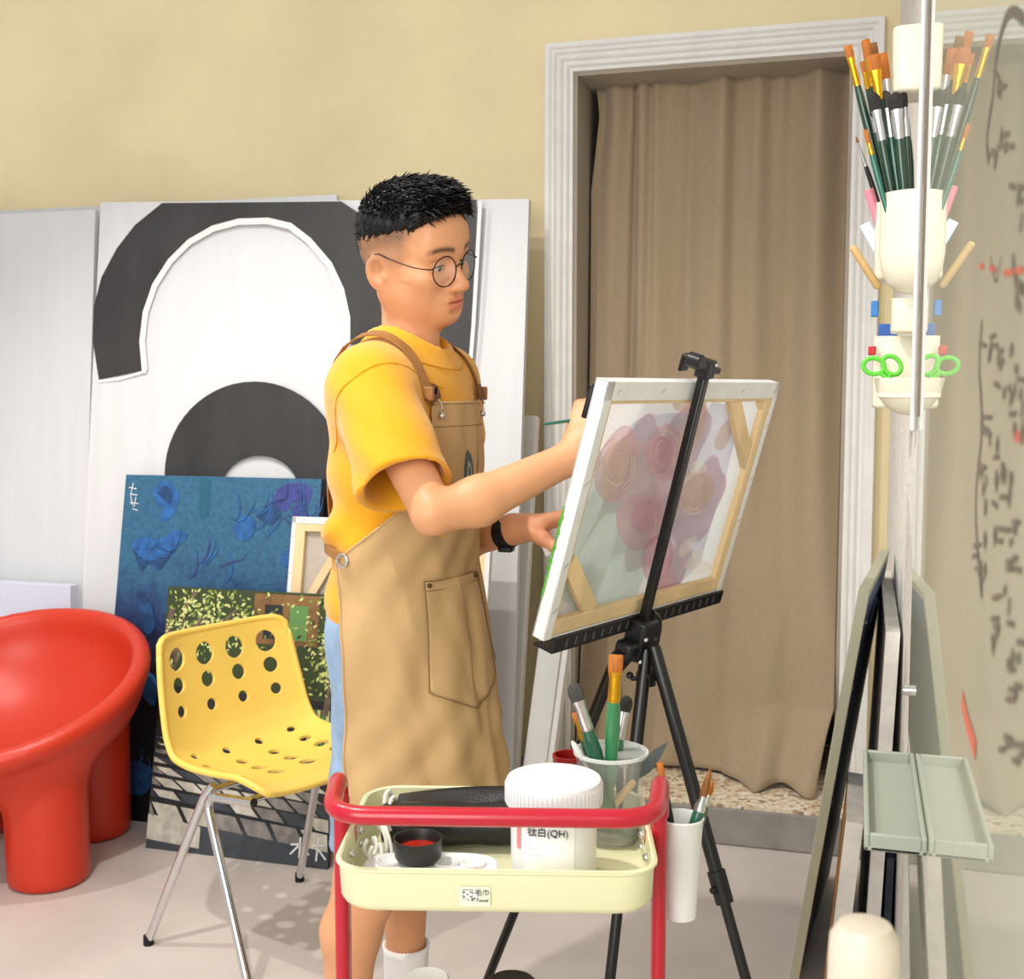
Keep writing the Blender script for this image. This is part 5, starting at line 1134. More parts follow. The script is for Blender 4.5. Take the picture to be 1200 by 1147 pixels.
# natural colour differences of the skin: lips, brows, stubbled fade, knuckles; plus painted mouth-crease shade
def head_local(V): return ((V-HC0) @ HR)/HS
hl_ = head_local(SV); tint = np.ones((len(SV), 3))
def blend(mask, col): 
    m = np.clip(mask, 0, 1)[:, None]; tint[:] = tint*(1-m)+np.array(col)[None]*m
near = (np.abs(hl_) < .16).all(1)
x, y, z = hl_[:, 0], hl_[:, 1], hl_[:, 2]
lip = near*(x > .08)*np.exp(-(np.maximum(np.abs(z+.0692)-.0075, 0)/.0018)**2)*np.exp(-(np.maximum(np.abs(y)-.019, 0)/.003)**2); blend(lip*.85, (.86, .56, .56))
blend(near*(x > .09)*np.exp(-((z+.0690)/.0012)**2)*(np.abs(y) < .024)*.8, (.45, .22, .2))  # shade of the crease between the lips put into the tint
ab = np.abs(y); bc = .0245+.0045*np.sin(np.clip((ab-.012)/.045, 0, 1)*PI)-.10*np.maximum(ab-.047, 0)
brow = near*(x > .03)*np.exp(-((z-bc)/.0052)**2)*np.clip((ab-.010)/.006, 0, 1)*np.clip((.062-ab)/.012, 0, 1); blend(brow*.95, (.10, .075, .07))
for sd in (-1, 1): blend(near*(x > .05)*np.exp(-((z+.0045+.0)/.0026)**2)*np.exp(-(np.maximum(np.abs(y-sd*.0335)-.0125, 0)/.002)**2)*.75, (.22, .15, .13))
hairline = .030+.40*x
fade = near*np.clip((z-(hairline-.050))/.055, 0, 1)*np.clip((.052-x)/.022, 0, 1)*np.clip(((ab-.045)/.02), 0, 1)+near*(x < -.055)*np.clip((z+.075)/.05, 0, 1); blend(np.clip(fade, 0, 1)*.88, (.26, .28, .28))
blend(near*np.exp(-((np.abs(y)-.088)/.008)**2-((x+.014)/.02)**2-((z+.02)/.025)**2)*.35, (1.0, .74, .68))
blend(near*(x > .085)*np.exp(-(np.linalg.norm(hl_-np.array([.112, 0, -.038]), axis=1)/.016)**2)*.35, (1.0, .78, .72))
hd2 = (np.linalg.norm(SV-(wL2+V3(.07, -.02, -.01)), axis=1) < .11); blend(hd2*.30, (1.0, .80, .78))
skin = mat('skin', 'd99c72', .48, attr='tint', sss=.12, bump=.02, bscale=400)
root_v = V3(-.235, 2.27, 0); ROOT = thing('person', W(root_v), 'young man in a yellow t-shirt and tan apron painting at the easel', 'person')
body = mesh_np('body', W(SV), SQ, skin, ROOT, smooth_it=1, tint=tint)
# eyes
ew, ei = mat('eye_white', 'cfc6bf', .3), mat('iris_dark', '20140f', .15)
for sd in (-1, 1):
    mb = MB(); Rw = np.stack([W(HR[:, k]) for k in range(3)], 1); mb.sphere(W(Hd(.0725, sd*.0325, -.0045)), (.0132*HS, .0158*HS, .0118*HS), 12, R=Rw); g_ = unit(HR @ V3(.92, .02, -.26)); mb.sphere(W(Hd(.0725, sd*.0325, -.0045)+g_*.0092), .0062, 8, m=1); ey = mb.build('eye', [ew, ei], ROOT); P_ = []
    for k in range(9):
        u_ = -1+2*k/8; yy = u_*.0140; P_.append(W(Hd(.0725+.0150*math.sqrt(max(.05, 1-(yy/.0170)**2)), sd*.0328+yy, -.0010-.0032*u_*u_)))
    mb = MB(); mb.tube(P_, [.0005, .0010, .0012, .0013, .0013, .0013, .0012, .0010, .0005], 6); mb.build('lash_line', ei, ey, sharp=0)
# ---------------------------------------------------------------- hair
hm = mat('black_hair', '0f0e10', .42, noise=.5, nscale=90, spec=.35)
hx = axis_pts([(-.34, -.05, .004)]); hy = axis_pts([(2.10, 2.40, .004)]); hz = axis_pts([(1.55, 1.83, .004)])
s = SDF(hx, hy, hz); s.add(hell((-.010, 0, .043), (.1015, .0825, .089)), .01); s.add(hell((.035, 0, .085), (.058, .066, .050)), .03)
def keep(X, Y, Z):
    a, b_, c = X-HC0[0], Y-HC0[1], Z-HC0[2]
    xx = (a*HR[0, 0]+b_*HR[1, 0]+c*HR[2, 0])/HS; yy = (a*HR[0, 1]+b_*HR[1, 1]+c*HR[2, 1])/HS; zz = (a*HR[0, 2]+b_*HR[1, 2]+c*HR[2, 2])/HS
    hlz = np.where(xx < .045, .049+.34*xx, .055+.75*(xx-.045))
    hlz = np.where(xx < -.05, .032+1.3*(xx+.05), hlz)
    return (hlz-zz)*.8
s.cut(keep, .006); rough = lambda X, Y, Z: .0013*(np.sin(X*330+Y*140)*np.sin(Z*260+Y*200)+np.sin(Y*390-X*90+Z*120)); s.displace(rough)
HV, HQ = s.mesh(); hair = mesh_np('hair', W(HV), HQ, hm, ROOT, smooth_it=0)
hloc = head_local(HV); mb = MB(); cnt = 0; order = rng.permutation(len(HV))
for i in order:
    p = hloc[i]; n = unit((p-np.array([-.012, 0, .03]))*np.array([1, 1.25, 1.2]))
    if n[2] < -.25 or cnt > 3400: continue
    top = np.clip((p[2]-.06)/.06, 0, 1)
    if top < .25 and rng.random() < .45: continue
    ln = (.005+.012*top+.010*max(0, min(1, (p[0]-.03)/.05))*top)*rng.uniform(.6, 1.25)
    d = unit(n*.8+np.array([.95*top+.15, 0, .30])+rng.normal(0, .30, 3)*np.array([1, 1, .8]))
    d2 = unit(d+np.array([.5, 0, -.35])*top+rng.normal(0, .2, 3)); r0 = rng.uniform(.0014, .0026)
    if top < .25: ln = rng.uniform(.005, .011); r0 = .0011; d = unit(n*.35+np.array([-.1, 0, -.6])+rng.normal(0, .25, 3))
    b0 = p-n*.003; mid = b0+d*ln*.6; tip = mid+d2*ln*.55
    mb.tube([W(Hd(*b0)), W(Hd(*mid)), W(Hd(*tip))], [r0, r0*.8, r0*.12], 4, cap=False); cnt += 1
# fringe falling over the forehead edge
for k in range(240):
    y_ = rng.uniform(-.062, .062); b0 = np.array([.078-.10*abs(y_)**1.3*3+rng.uniform(-.012, .006), y_, .098-.25*abs(y_)+rng.uniform(-.008, .012)])
    d = unit(np.array([1.0, .25*rng.normal(), .15+.35*rng.normal()])); d2 = unit(d+np.array([0, .1*rng.normal(), -.7])); ln = rng.uniform(.014, .028)
    mb.tube([W(Hd(*b0)), W(Hd(*(b0+d*ln*.6))), W(Hd(*(b0+d*ln*.6+d2*ln*.5)))], [.0022, .0017, .0003], 4, cap=False)
mb.build('hair_strands', hm, hair, sharp=0)
# ---------------------------------------------------------------- glasses
gmf = mat('dark_wire', '2a1a1c', .3, metal=.6); lens_m = mat('lens_glass', 'f4f6f8', .03, alpha=.05, spec=.6)
GL = thing('glasses', W(Hd(.10, 0, -.006)), None, None); GL.location = np.array(GL.location)-wloc(ROOT); GL.parent = ROOT; WL[GL.name] = W(Hd(.10, 0, -.006))
for sd in (-1, 1):
    cx = lambda a, r=.0262: Hd(.102-.004*0-.010*(abs((sd*.0345+r*math.cos(a)))/.06)**2, sd*.0345+r*math.cos(a), -.009+r*math.sin(a)*1.0)
    mb = MB(); mb.tube([W(cx(2*PI*k/32)) for k in range(32)], .00115, 8, closed=True); fr = mb.build('rim', gmf, GL)
    mb = MB(); mb.poly([W(cx(2*PI*k/32, .0258)) for k in range(32)]); o = mb.build('lens', lens_m, GL, solid=.0008)
    mb = MB(); o0 = cx(PI*.10 if sd > 0 else PI*.90); mb.tube([W(q) for q in smoothpath([o0, Hd(.088, sd*.070, -.001), Hd(.06, sd*.0790, .001), Hd(.015, sd*.0835, .009), Hd(-.010, sd*.0845, .015), Hd(-.03, sd*.084, .006), Hd(-.036, sd*.082, -.008)], 6)], [.0011]*20+[.0016]*17, 8); mb.build('temple', gmf, GL)
mb = MB(); mb.tube([W(q) for q in smoothpath([Hd(.1015, -.0085, -.004), Hd(.107, -.004, .0005), Hd(.107, .004, .0005), Hd(.1015, .0085, -.004)], 5)], .0012, 8); mb.build('bridge', gmf, GL)
for sd in (-1, 1): mb = MB(); mb.sphere(W(Hd(.098, sd*.0105, -.016)), (.0015, .002, .004), 6); mb.build('nose_pad', lens_m, GL)
# ---------------------------------------------------------------- t-shirt
SH = []
def shirt_prims():
    out = []
    out.append((cone_sdf(T(-.022, -.115, 1.395), T(-.022, .115, 1.395), .083, .083), .05))
    out.append((ell_sdf(T(-.012, 0, 1.29), (.128, .185, .21), TR), .06))
    out.append((ell_sdf(T(-.020, 0, 1.10), (.125, .178, .22), TR), .07))
    out.append((ell_sdf(T(-.022, 0, .965), (.128, .182, .13), TR), .06))
    out.append((cone_sdf(T(-.015, 0, 1.43), T(-.005, 0, 1.475), .078, .070), .05))
    return out
slR_end = at_b(475, 569, 1.985); axR = unit(slR_end-shR); axL = unit(elL-shL)
SLV = [(cone_sdf(shR+V3(0, 0, -.004), slR_end+axR*.02, .070, .082), .05), (cone_sdf(shL+V3(0, 0, -.004), shL+axL*.20, .070, .080), .05)]
yel = mat('yellow_cotton', 'e29f06', .85, noise=.03, nscale=60, bump=.04, bscale=500, sheen=.25)
sx = axis_pts([(-.46, .10, .0045)]); sy = axis_pts([(1.86, 2.62, .0048)]); sz = axis_pts([(.90, 1.52, .0045)])
s = SDF(sx, sy, sz)
for p, k in shirt_prims(): s.add(p, k)
def wr(X, Y, Z):      # cloth folds: radiating from the armpit, gathers above the waist tie
    dx, dz = X+.24, Z-1.30
    a = .006*np.sin(30*dx+46*(Z-1.2)+8*Y)*np.exp(-((Z-1.16)/.10)**2)+.009*np.sin(52*dz-30*X+10*Y)*np.exp(-((Z-1.14)/.06)**2)*np.clip((-.035-((X+.19)*tf[0]+(Y-2.265)*tf[1]))/.06, 0, 1)
    return a+.004*np.sin(22*X-55*Z+14*Y)*np.exp(-((Z-.98)/.07)**2)
s.displace(lambda X, Y, Z: wr(X, Y, Z))
# waist cinched by the apron tie
s2 = SDF(sx, sy, sz)
for p, k in SLV: s2.add(p, .03)
s2.displace(lambda X, Y, Z: .0045*np.sin(38*(X+.2)+50*(Z-1.2)-16*Y)*np.exp(-((Z-1.25)/.07)**2)+.0018*np.sin(80*(Z-1.3)+30*X))
s2.cut(lambda X, Y, Z: ((X-slR_end[0])*axR[0]+(Y-slR_end[1])*axR[1]+(Z-slR_end[2])*axR[2]) if False else np.minimum((X-slR_end[0])*axR[0]+(Y-slR_end[1])*axR[1]+(Z-slR_end[2])*axR[2], 99.)*np.where(Y < 2.26, 1, 0)+np.where(Y < 2.26, 0, (X-shL[0]-axL[0]*.17)*axL[0]+(Y-shL[1]-axL[1]*.17)*axL[1]+(Z-shL[2]-axL[2]*.17)*axL[2]), .003)
s.F = smin(s.F, s2.F, .045)
for a_, e_ in ((shR, slR_end), (shL, shL+axL*.17)):
    d = unit(e_-a_); s.sub(cone_sdf(a_+d*.05, e_+d*.03, .054, .0710), .006)
s.cut(lambda X, Y, Z: .932+.012*np.sin(9*X+6*Y)-Z, .003)
nk0, nk1 = T(-.018, 0, 1.40), Hd(-.02, 0, -.075); nkd = unit(nk1-nk0)
s.sub(cone_sdf(T(.02, 0, 1.515), T(.06, 0, 1.56), .0665, .085), .004); s.sub(cone_sdf(T(-.004, 0, 1.40), T(-.004, 0, 1.60), .0625, .064), .004)
s.sub(cone_sdf(T(-.02, 0, .86), T(-.02, 0, 1.0), .115, .095), .02)
TV, TQ = s.mesh(); shirt = mesh_np('t_shirt', W(TV), TQ, yel, ROOT, smooth_it=2)
# seams laid on the cloth: collar ribbing, armhole, hems
Fs = s.F.copy()
def shirtF(p):
    ix = [np.clip(np.searchsorted(ax, p[d])-1, 0, len(ax)-2) for d, ax in enumerate((sx, sy, sz))]; fr_ = [np.clip((p[d]-ax[ix[d]])/(ax[ix[d]+1]-ax[ix[d]]), 0, 1) for d, ax in enumerate((sx, sy, sz))]
    v = 0
    for i in (0, 1):
        for j in (0, 1):
            for k in (0, 1): v += Fs[ix[0]+i, ix[1]+j, ix[2]+k]*(fr_[0] if i else 1-fr_[0])*(fr_[1] if j else 1-fr_[1])*(fr_[2] if k else 1-fr_[2])
    return v
def march(o_, d_, far=.16, off=.0012):
    d_ = unit(d_); t_ = far
    while t_ > .02 and shirtF(o_+d_*t_) > 0: t_ -= .0015
    return o_+d_*(t_+off)
yseam = mat('yellow_seam', 'd29504', .9)
def ring_seam(o_, ax_, R_, n=56, w=.0013, cone=0.0, frm=0, to=2*PI):
    ax_ = unit(ax_); u_ = unit(np.cross(ax_, (0, 0, 1)) if abs(ax_[2]) < .9 else np.cross(ax_, (1, 0, 0))); v_ = np.cross(ax_, u_)
    P_ = [march(o_, (u_*math.cos(t_)+v_*math.sin(t_))+ax_*cone, R_) for t_ in np.linspace(frm, to, n, endpoint=False)]
    mb_ = MB(); mb_.tube([W(q_) for q_ in P_], w, 6, closed=True); return mb_.build('seam', yseam, shirt, sharp=0)
nax = unit(np.array([.33*tf[0], .33*tf[1], 1.0]))
ring_seam(T(.004, 0, 1.452), nax, .13, cone=.12)
ring_seam(shR+axR*.02, axR+np.array([.25, -.15, .0]), .14, w=.0012)
# ribbed collar
P = []
ncx = T(-.004, 0, 0)
for k in range(48):
    a = 2*PI*k/48; rx = .071; px_, py_ = rx*math.cos(a), rx*1.02*math.sin(a); P.append(W(T(-.004+px_, py_, 1.478-.030*math.cos(a)-.004)))
mb = MB(); mb.tube(P, [.0085]*48, 10, closed=True); mb.build('collar', yel, shirt, sharp=0)
# ---------------------------------------------------------------- shorts, socks, shoes
den = mat('light_blue_denim', '90a9c6', .85, noise=.22, nscale=14, bump=.15, bscale=500, detail=8)
gx = axis_pts([(-.50, .06, .006)]); gy = axis_pts([(2.0, 2.55, .006)]); gz = axis_pts([(.48, 1.06, .006)]); s = SDF(gx, gy, gz)
s.add(ell_sdf(T(-.030, 0, .955), (.125, .170, .155), TR), .04)
for h_, k_ in ((hipR, kneeR), (hipL, kneeL)):
    e_ = h_+(k_-h_)*1.15; s.add(cone_sdf(h_-tf*.018, e_, .096, .074), .05)
s.displace(lambda X, Y, Z: .004*np.sin(40*Z+18*X)*np.sin(14*Y+9*Z)*np.clip((.95-Z)*4, 0, 1))
s.cut(lambda X, Y, Z: .555-Z, .003); s.cut(lambda X, Y, Z: Z-1.03, .003)
for h_, k_ in ((hipR, kneeR), (hipL, kneeL)): d = unit(k_-h_); s.sub(cone_sdf(h_+d*.22, k_+d*.12, .055, .067), .004)
GV, GQ = s.mesh(); shorts = mesh_np('shorts', W(GV), GQ, den, ROOT, smooth_it=2)
mb = MB()                                                                 # stitched back pocket, seen beside the apron edge
pk = [at_b(389, 745, 2.17), at_b(404, 742, 2.15), at_b(409, 812, 2.14), at_b(399, 826, 2.15), at_b(391, 818, 2.17)]
sock = mat('white_rib_sock', 'f2f2f2', .9, bump=.2, bscale=300, stretch=(1, 1, .02)); shoe = mat('white_sneaker', 'e6e4de', .6)
for k_, a_ in ((kneeR, ankR), (kneeL, ankL)):
    q0 = k_+(a_-k_)*.60-tf*.010; RS = []
    for i in range(12):
        u = i/11; p = q0+(a_-q0)*u; r_ = .0440+(.0375-.0440)*u+(.002 if i == 0 else 0); RS.append([W(p+tf*r_*math.cos(t)+tl*r_*math.sin(t)) for t in np.linspace(0, 2*PI, 48, endpoint=False)])
        if i: pass
    RS = [[q*(1 if (k % 2) else 1) for k, q in enumerate(r)] for r in RS]
    mb = MB(); mb.rings(RS, cap0=False, cap1=False)
    for j in range(36):
        t = 2*PI*j/36; mb.tube([W(q0+(a_-q0)*u+(tf*math.cos(t)+tl*math.sin(t))*(.0443+(.0378-.0443)*u)) for u in (0, .35, .7, 1)], .0016, 5)
    mb.build('sock', sock, ROOT, sharp=0, solid=.003)
    s = SDF(axis_pts([(a_[0]-.14, a_[0]+.24, .006)]), axis_pts([(a_[1]-.16, a_[1]+.10, .006)]), axis_pts([(-.004, .13, .006)]))
    s.add(cone_sdf(a_-z0_*.05-tf*.03, a_-z0_*.052+tf*.05, .046, .048), .03); s.add(cone_sdf(a_-z0_*.052+tf*.05, a_-z0_*.058+tf*.155, .048, .040), .03); s.add(cone_sdf(a_-z0_*.03-tf*.01, a_+tf*.0, .046, .044), .03); s.cut(lambda X, Y, Z: .001-Z, .004)
    s.sub(cone_sdf(a_-z0_*.02, a_+z0_*.06, .036, .040), .004)
    v_, q_ = s.mesh(); mesh_np('shoe', W(v_), q_, shoe, ROOT, smooth_it=2)
# ---------------------------------------------------------------- apron: cloth wrapped round the front of shirt and shorts
AP = shirt_prims()+[(ell_sdf(T(-.030, 0, .955), (.125, .170, .155), TR), .04)]+[(cone_sdf(h_-tf*.022, h_+(k_-h_)*.75, .095, .080), .05) for h_, k_ in ((hipR, kneeR), (hipL, kneeL))]
def field(P):
    F_ = np.full(P.shape[:-1], 1.0)
    for (f_, lo, hi), k in AP: F_ = smin(F_, f_(P[..., 0], P[..., 1], P[..., 2]), k)
    return F_
NZ, NA = 110, 81; ztop, zbot = 1.374, .60
zz = np.linspace(ztop, zbot, NZ)
def half_angle(z):    # how far the apron wraps round the body on each side
    if z > 1.25: return .74+(ztop-z)*.5
    if z > 1.09: t = (1.25-z)/.16; return .80+(1.78-.80)*t**1.25
    return 1.78-.16*min(1, (1.09-z)/.16)
ax0 = lambda z: T(-.03, 0, z)
Pd = np.zeros((NZ, NA)); Th = np.zeros((NZ, NA)); tt = np.linspace(0, .34, 171)
for j, z in enumerate(zz):
    h = half_angle(z); Th[j] = np.linspace(-h, h, NA); c = ax0(z)
    d = np.cos(Th[j])[:, None]*tf[None]+np.sin(Th[j])[:, None]*tl[None]
    PP = c[None, None]+d[:, None]*tt[None, :, None]; fv = field(PP); idx = (fv < 0)[:, ::-1].argmax(1); Pd[j] = np.where((fv < 0).any(1), tt[170-idx], 0)
    if j and z < .86: Pd[j] = np.maximum(Pd[j], Pd[j-1])
Pd += .008
for j in range(1, NZ):                                                    # hangs straight below the widest point, flares a little
    drop = zz[j-1]-zz[j]; lim = np.interp(Th[j], Th[j-1], Pd[j-1])
    if zz[j] > 1.12: Pd[j] = np.maximum(Pd[j], lim-drop*.18)
    else: Pd[j] = np.maximum(Pd[j], lim-drop*.02)
for _ in range(10): Pd[1:-1] = .5*Pd[1:-1]+.25*(Pd[:-2]+Pd[2:]); Pd[:, 1:-1] = .5*Pd[:, 1:-1]+.25*(Pd[:, :-2]+Pd[:, 2:])
G_ = np.zeros((NZ, NA, 3))
for j, z in enumerate(zz):
    dn = max(0, 1.05-z); a = Th[j]
    fl = dn*.16*np.clip(np.cos(a), 0, 1)**1.5+dn*.05*np.clip(np.cos(a+1.0), 0, 1)
    fold = .006*np.sin(a*9+.7)*min(1, dn*2.2)+.004*np.sin(a*17+z*9)*min(1, dn*2)+.0022*np.sin(z*40+a*7)*np.exp(-((z-1.09)/.07)**2)+.009*np.exp(-((a+.12+.25*dn)/.05)**2)*min(1, dn*3)+.003*np.sin(23*z+6*a+2*np.sin(9*a+11*z))*min(1, .3+dn*2)+.0022*np.sin(41*z-13*a+1.5*np.sin(17*z))
    r_ = Pd[j]+fl+fold; c = ax0(z); G_[j] = c[None]+r_[:, None]*(np.cos(a)[:, None]*tf+np.sin(a)[:, None]*tl)
def apt(u, v, off=.0):     # u 0..1 across (0 = viewer's side), v 0..1 down
    i, j = u*(NA-1), v*(NZ-1); i0, j0 = min(int(i), NA-2), min(int(j), NZ-2); a, b_ = i-i0, j-j0
    p = G_[j0, i0]*(1-a)*(1-b_)+G_[j0, i0+1]*a*(1-b_)+G_[j0+1, i0]*(1-a)*b_+G_[j0+1, i0+1]*a*b_
    n = unit(np.cross(G_[j0+1, i0]-G_[j0, i0], G_[j0, i0+1]-G_[j0, i0])); 
    if np.dot(n, p-ax0(p[2])) < 0: n = -n
    return W(p+n*off)
def ang2u(a, z): h = half_angle(z); return (a+h)/(2*h)
def az(a, z, off=0): return apt(min(1, max(0, ang2u(a, z))), (ztop-z)/(ztop-zbot), off)
tan = mat('tan_canvas_apron', 'bf9d6d', .75, noise=.05, nscale=8, bump=.10, bscale=300); tan2 = mat('tan_stitch', '8a6c42', .8)
mb = MB(); mb.grid(W(G_)); apron = mb.build('apron', tan, ROOT, sharp=0, solid=.0025, offset=0)
def seam(name, P, w=.0022): mb = MB(); mb.tube(P, w/2, 6); return mb.build(name, tan2, apron, sharp=0)
edge = [apt(0, v/60, .001) for v in range(61)]
mb = MB(); mb.tube(edge, .0026, 8); mb.tube([apt(u/40, 0, .001) for u in range(41)], .0026, 8); mb.tube([apt(1, v/60, .001) for v in range(61)], .0026, 8); mb.build('bound_edge', tan, apron, sharp=0)
seam('top_seam', [apt(u/30, .055, .0016) for u in range(31)], .0014)
# kangaroo pocket with a pointed bottom
za, zb_, zc = 1.055, .86, .815; a0, a1 = -.86, .16; am = (a0+a1)/2
out = [(a0, za), (a0, zb_), (am, zc), (a1, zb_), (a1, za)]
def dens(Q, n=14):
    R = []
    for (p, q) in zip(Q[:-1], Q[1:]):
        for k in range(n): t = k/n; R.append((p[0]+(q[0]-p[0])*t, p[1]+(q[1]-p[1])*t))
    R.append(Q[-1]); return R
Pg = []
for i in range(25):
    a = a0+(a1-a0)*i/24; low = zb_+(zc-zb_)*(1-abs(a-am)/((a1-a0)/2)); Pg.append([az(a, za+(low-za)*j/20, .0035+.003*math.sin(PI*i/24)*(1-j/20)) for j in range(21)])
mb = MB(); mb.grid(Pg); pocket = mb.build('pocket', tan, apron, sharp=0, solid=.002, offset=0)
seam('pocket_seam', [az(a, z, .0050) for a, z in dens(out)]); seam('pocket_seam', [az(a, z, .0068) for a, z in dens([(am, za), (am, zc)])]); seam('pocket_seam', [az(a, za-.018, .0062) for a in np.linspace(a0, a1, 24)], .0014); seam('pocket_seam', [az(a, za, .0058) for a in np.linspace(a0, a1, 24)], .0018)
rv_m = mat('bronze_rivet', '5a4630', .35, metal=.8)
for a in (a0+.05, a1-.05): mb = MB(); mb.sphere(az(a, za-.009, .007), .0042, 8); mb.build('rivet', rv_m, apron)
# second pocket edge on the far side
seam('pocket_seam', [az(a, z, .003) for a, z in dens([(.24, 1.05), (.26, .89), (.45, .86)])])
# small printed emblem on the bib: dark rounded arch with a leaf
mb = MB()
def emb(pts, m, off): mb.poly([az(a, z, off) for a, z in pts], m)
e0, ez = -.13, 1.25
emb([(e0-.11, ez-.038), (e0+.11, ez-.038)]+[(e0+.11*math.cos(t), ez+.036*math.sin(t)) for t in np.linspace(.0, PI, 12)], 0, .0022)
emb([(e0-.06, ez-.026), (e0+.06, ez-.026)]+[(e0+.06*math.cos(t), ez+.017*math.sin(t)) for t in np.linspace(.0, PI, 10)], 1, .0032)
emb([(e0-.025, ez-.024), (e0+.025, ez-.024)]+[(e0+.025*math.cos(t), ez+.006*math.sin(t)) for t in np.linspace(.0, PI, 8)], 0, .0040)
emb([(e0+.25, ez-.005), (e0+.33, ez-.005), (e0+.30, ez+.035), (e0+.29, ez+.05), (e0+.27, ez+.03)], 2, .0022); emb([(e0+.20, ez-.033), (e0+.28, ez-.033), (e0+.27, ez-.02), (e0+.21, ez-.02)], 0, .0022)
mb.build('emblem', [mat('print_grey', '4f5a5c', .7), mat('print_pale', '9aa08f', .7), mat('print_olive', '5f5a2c', .7)], apron)
# leather shoulder straps with metal clips
lea, lea2 = mat('tan_leather', '9a6a35', .5, noise=.15, nscale=30), mat('brown_leather', '6e4023', .5)
def surf_on(P, off=.006):      # push points out onto the shirt surface
    out = []
    for p in P:
        p = np.array(p, float)
        for _ in range(24):
            e = .003; f_ = float(field(p[None])[0]); g = np.array([float(field((p+q)[None])[0])-f_ for q in np.eye(3)*e])/e
            if np.linalg.norm(g) < 1e-6: break
            p = p-unit(g)*(f_-off)*.8
        out.append(p)
    return out
def strap(name, P, w, m, parent, th=.003, off=.005):
    P = surf_on(smoothpath(P, 7), off); mb = MB(); RS = []
    for i, p in enumerate(P):
        t = unit(P[min(i+1, len(P)-1)]-P[max(i-1, 0)]); e = .003; f_ = float(field(p[None])[0]); n = unit(np.array([float(field((p+q)[None])[0])-f_ for q in np.eye(3)*e])); s_ = unit(np.cross(n, t))
        RS.append([W(p+s_*w/2), W(p+s_*w/2+n*th), W(p-s_*w/2+n*th), W(p-s_*w/2)])
    mb.rings(RS); return mb.build(name, m, parent, bevel=.0008)
zt_ = ztop
nearA, farA = -half_angle(ztop)+.07, half_angle(ztop)-.07
def vv(p): # world -> view
    return np.array([p[0]*CT+p[1]*ST, -p[0]*ST+p[1]*CT, p[2]])
cN, cF = vv(az(nearA, ztop-.012, .002)), vv(az(farA, ztop-.012, .002))
for cpt, sd in ((cN, -1), (cF, 1)):
    top_ = T(.005, sd*.112, 1.475); bk = T(-.10, sd*.06, 1.40); bk2 = T(-.14, -sd*.03 if sd > 0 else .03, 1.25); bk3 = T(-.145, .09 if sd < 0 else -.02, 1.12)
    mid = cpt+(top_-cpt)*.28
    strap('shoulder_strap', [mid, T(.062, sd*.118, 1.385), T(.035, sd*.118, 1.44), T(.0, sd*.113, 1.475), bk, bk2, bk3], .024, lea, apron, off=.010)
    st = strap('strap_leather', [cpt+(top_-cpt)*.14, mid, T(.066, sd*.118, 1.372)], .020, lea2, apron, off=.0125)
    c2 = surf_on([cpt, cpt+(top_-cpt)*.15], .012); mb = MB(); d = unit(c2[1]-c2[0]); q = W(c2[0]); n_ = unit(np.array([-.3, -.9, .2]))
    ring = []
    for k in range(20): a = 2*PI*k/20; s_ = unit(np.cross(W(d), n_)); ring.append(q+s_*.006*math.cos(a)+W(d)*(.013*math.sin(a)+.006))
    mb.tube(ring, .0017, 7, closed=True); mb.sphere(q-W(d)*.012, (.006, .006, .006), 8); mb.build('metal_clip', M['silver'], apron)
    c3 = surf_on([T(.062, sd*.118, 1.385)], .015)[0]; mb = MB(); mb.box(W(c3), (.020, .010, .026)); mb.build('buckle', lea, apron, bevel=.003)
# side eyelet and waist tie
eyelet = surf_on([vv(az(-1.66, 1.095, 0))], .011)[0]; mb = MB(); nE = unit(np.array([-.25, -.95, .1])); s_ = unit(np.cross((0, 0, 1), nE)); P = [W(eyelet)+nE*.008+s_*.011*math.cos(2*PI*k/20)+np.array([0, 0, .011*math.sin(2*PI*k/20)]) for k in range(20)]; mb.tube(P, .0028, 8, closed=True); mb.build('eyelet', M['silver'], apron)
strap('waist_tie', [eyelet, T(-.09, -.155, 1.105), T(-.135, -.08, 1.108), T(-.15, .0, 1.108), T(-.135, .08, 1.108)], .018, lea, apron, off=.006)
# ---------------------------------------------------------------- watch
wd = unit(wL2+V3(.03, 0, .006)-wrL) if np.linalg.norm(wL2-wrL) > 1e-3 else V3(1, 0, 0); wc = wrL+(wL2-wrL)*.15; wd = unit(wL2-elL)
mb = MB(); mb.lathe([(.0265, -.014), (.0315, -.012), (.0325, 0), (.0315, .012), (.0265, .014)], W(wc), ax=W(wd), n=28, sx=1, sy=1.05); wt = mb.build('watch_strap', M['rubber'], ROOT)
mb = MB(); mb.box(W(wc+V3(.0, -.010, -.031)), (.030, .026, .012)); mb.build('watch_case', M['black_plastic'], wt, bevel=.004)
# ---------------------------------------------------------------- things he holds
bp0 = at_b(637, 497, 2.035); bp1d = unit(at_b(682, 491.0, 2.068)-bp0)
pB = E_.pt(0, 0, -CT_TH-.002); den_ = np.dot(W(bp1d), E_.N); tlen = np.dot(pB-W(bp0), E_.N)/den_
tlen = tlen if .10 < tlen < .34 else .24
brush(W(bp0), W(bp0+bp1d*(tlen-.004)), 'green brush held in his right hand against the canvas', handle='teal', ferr='gold', hair='orange', width=.010, hl=.02, fl=.03, hr=.0045, shape='round')
bc0 = [at_b(x, y, 2.335) for x, y in ((618, 606), (662, 603), (660, 642), (640, 652))]
mb = MB(); mb.slab([W(q) for q in bc0], W(V3(0, .002, 0))); tag(mb.build('paper_palette', mat('white_paper', 'f4f2ee', .6)), 'small white paper palette pinched in his left hand', 'paper')
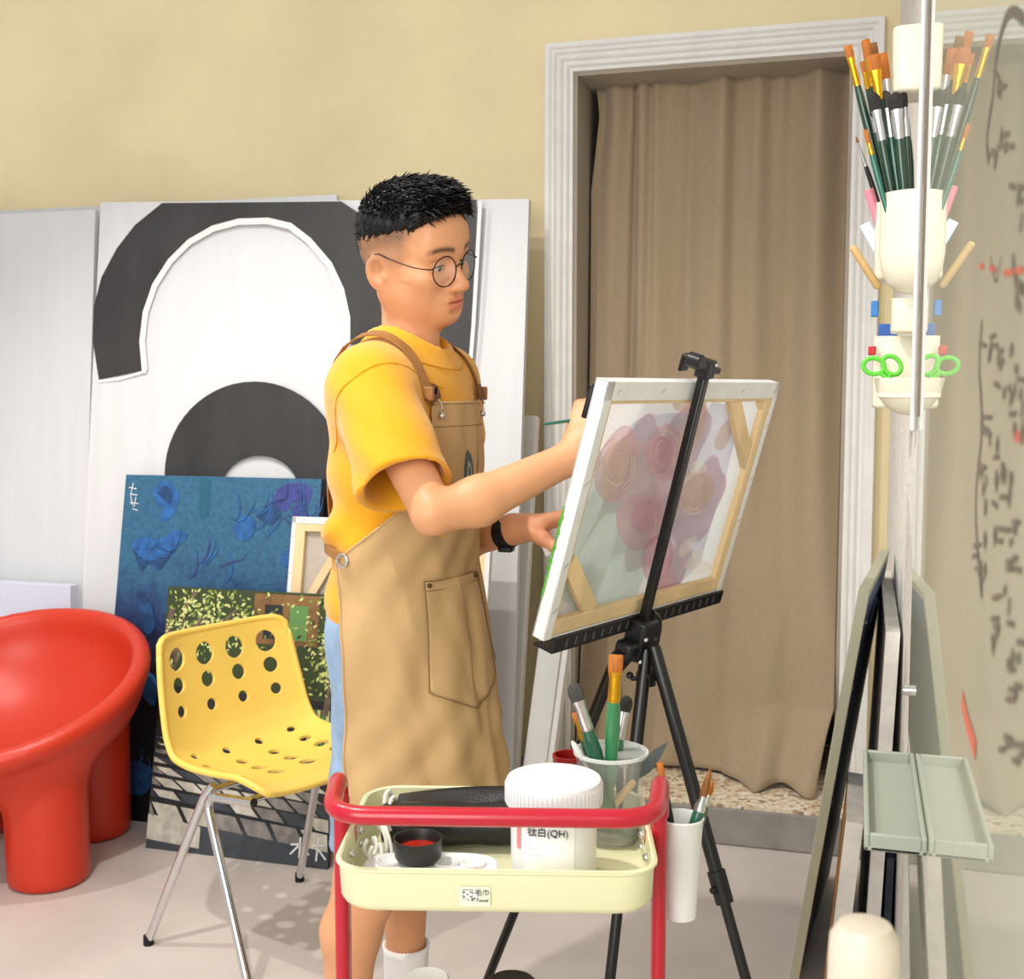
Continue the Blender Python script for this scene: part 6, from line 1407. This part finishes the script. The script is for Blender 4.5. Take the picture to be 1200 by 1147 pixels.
# ================================================================== LIGHT
w = bpy.data.worlds.new('World'); scene.world = w; w.use_nodes = True
bg = w.node_tree.nodes['Background']; bg.inputs['Color'].default_value = (1.0, .985, .96, 1); bg.inputs['Strength'].default_value = .52
def spot(name, loc, target, power, size=90, rad=.05, col=(1, .95, .88), blend=.6):
    l = bpy.data.lights.new(name, 'SPOT'); l.energy = power; l.spot_size = math.radians(size); l.spot_blend = blend; l.shadow_soft_size = rad; l.color = col
    o = bpy.data.objects.new(name, l); COL.objects.link(o); o.location = loc
    d = Vector(target)-Vector(loc); o.rotation_euler = d.to_track_quat('-Z', 'Y').to_euler(); return o
def area(name, loc, target, power, sx, sy, col=(1, .97, .93)):
    l = bpy.data.lights.new(name, 'AREA'); l.energy = power; l.shape = 'RECTANGLE'; l.size = sx; l.size_y = sy; l.color = col
    o = bpy.data.objects.new(name, l); COL.objects.link(o); o.location = loc
    d = Vector(target)-Vector(loc); o.rotation_euler = d.to_track_quat('-Z', 'Y').to_euler(); return o
spot('ceiling_spot', W(np.array([-1.75, 2.55, 3.3])), W(np.array([-.9, 2.85, .3])), 95, 100, .035)
spot('ceiling_spot', W(np.array([-1.0, 1.55, 3.3])), W(np.array([-.5, 2.5, .5])), 135, 100, .035)
area('front_fill', W(np.array([-1.1, -1.3, 1.9])), W(np.array([-.4, 2.6, 1.0])), 85, 2.6, 2.0, (1, .985, .97))  # soft fill added behind the camera to brighten everything facing it
# ================================================================== CAMERA
cd = bpy.data.cameras.new('Camera'); cam = bpy.data.objects.new('Camera', cd); COL.objects.link(cam); scene.camera = cam
cam.location = (0, 0, CAMH); cd.sensor_fit = 'HORIZONTAL'; cd.sensor_width = 36; cd.lens = 36*F/1200
cam.rotation_euler = (PI/2-phi, 0, th); cd.clip_start = .02
cd.dof.use_dof = True; cd.dof.focus_distance = 2.1; cd.dof.aperture_fstop = 10
vs = scene.view_settings; vs.view_transform = 'Standard'; vs.look = 'None'; vs.exposure = .34; vs.gamma = 1; vs.use_curve_mapping = False
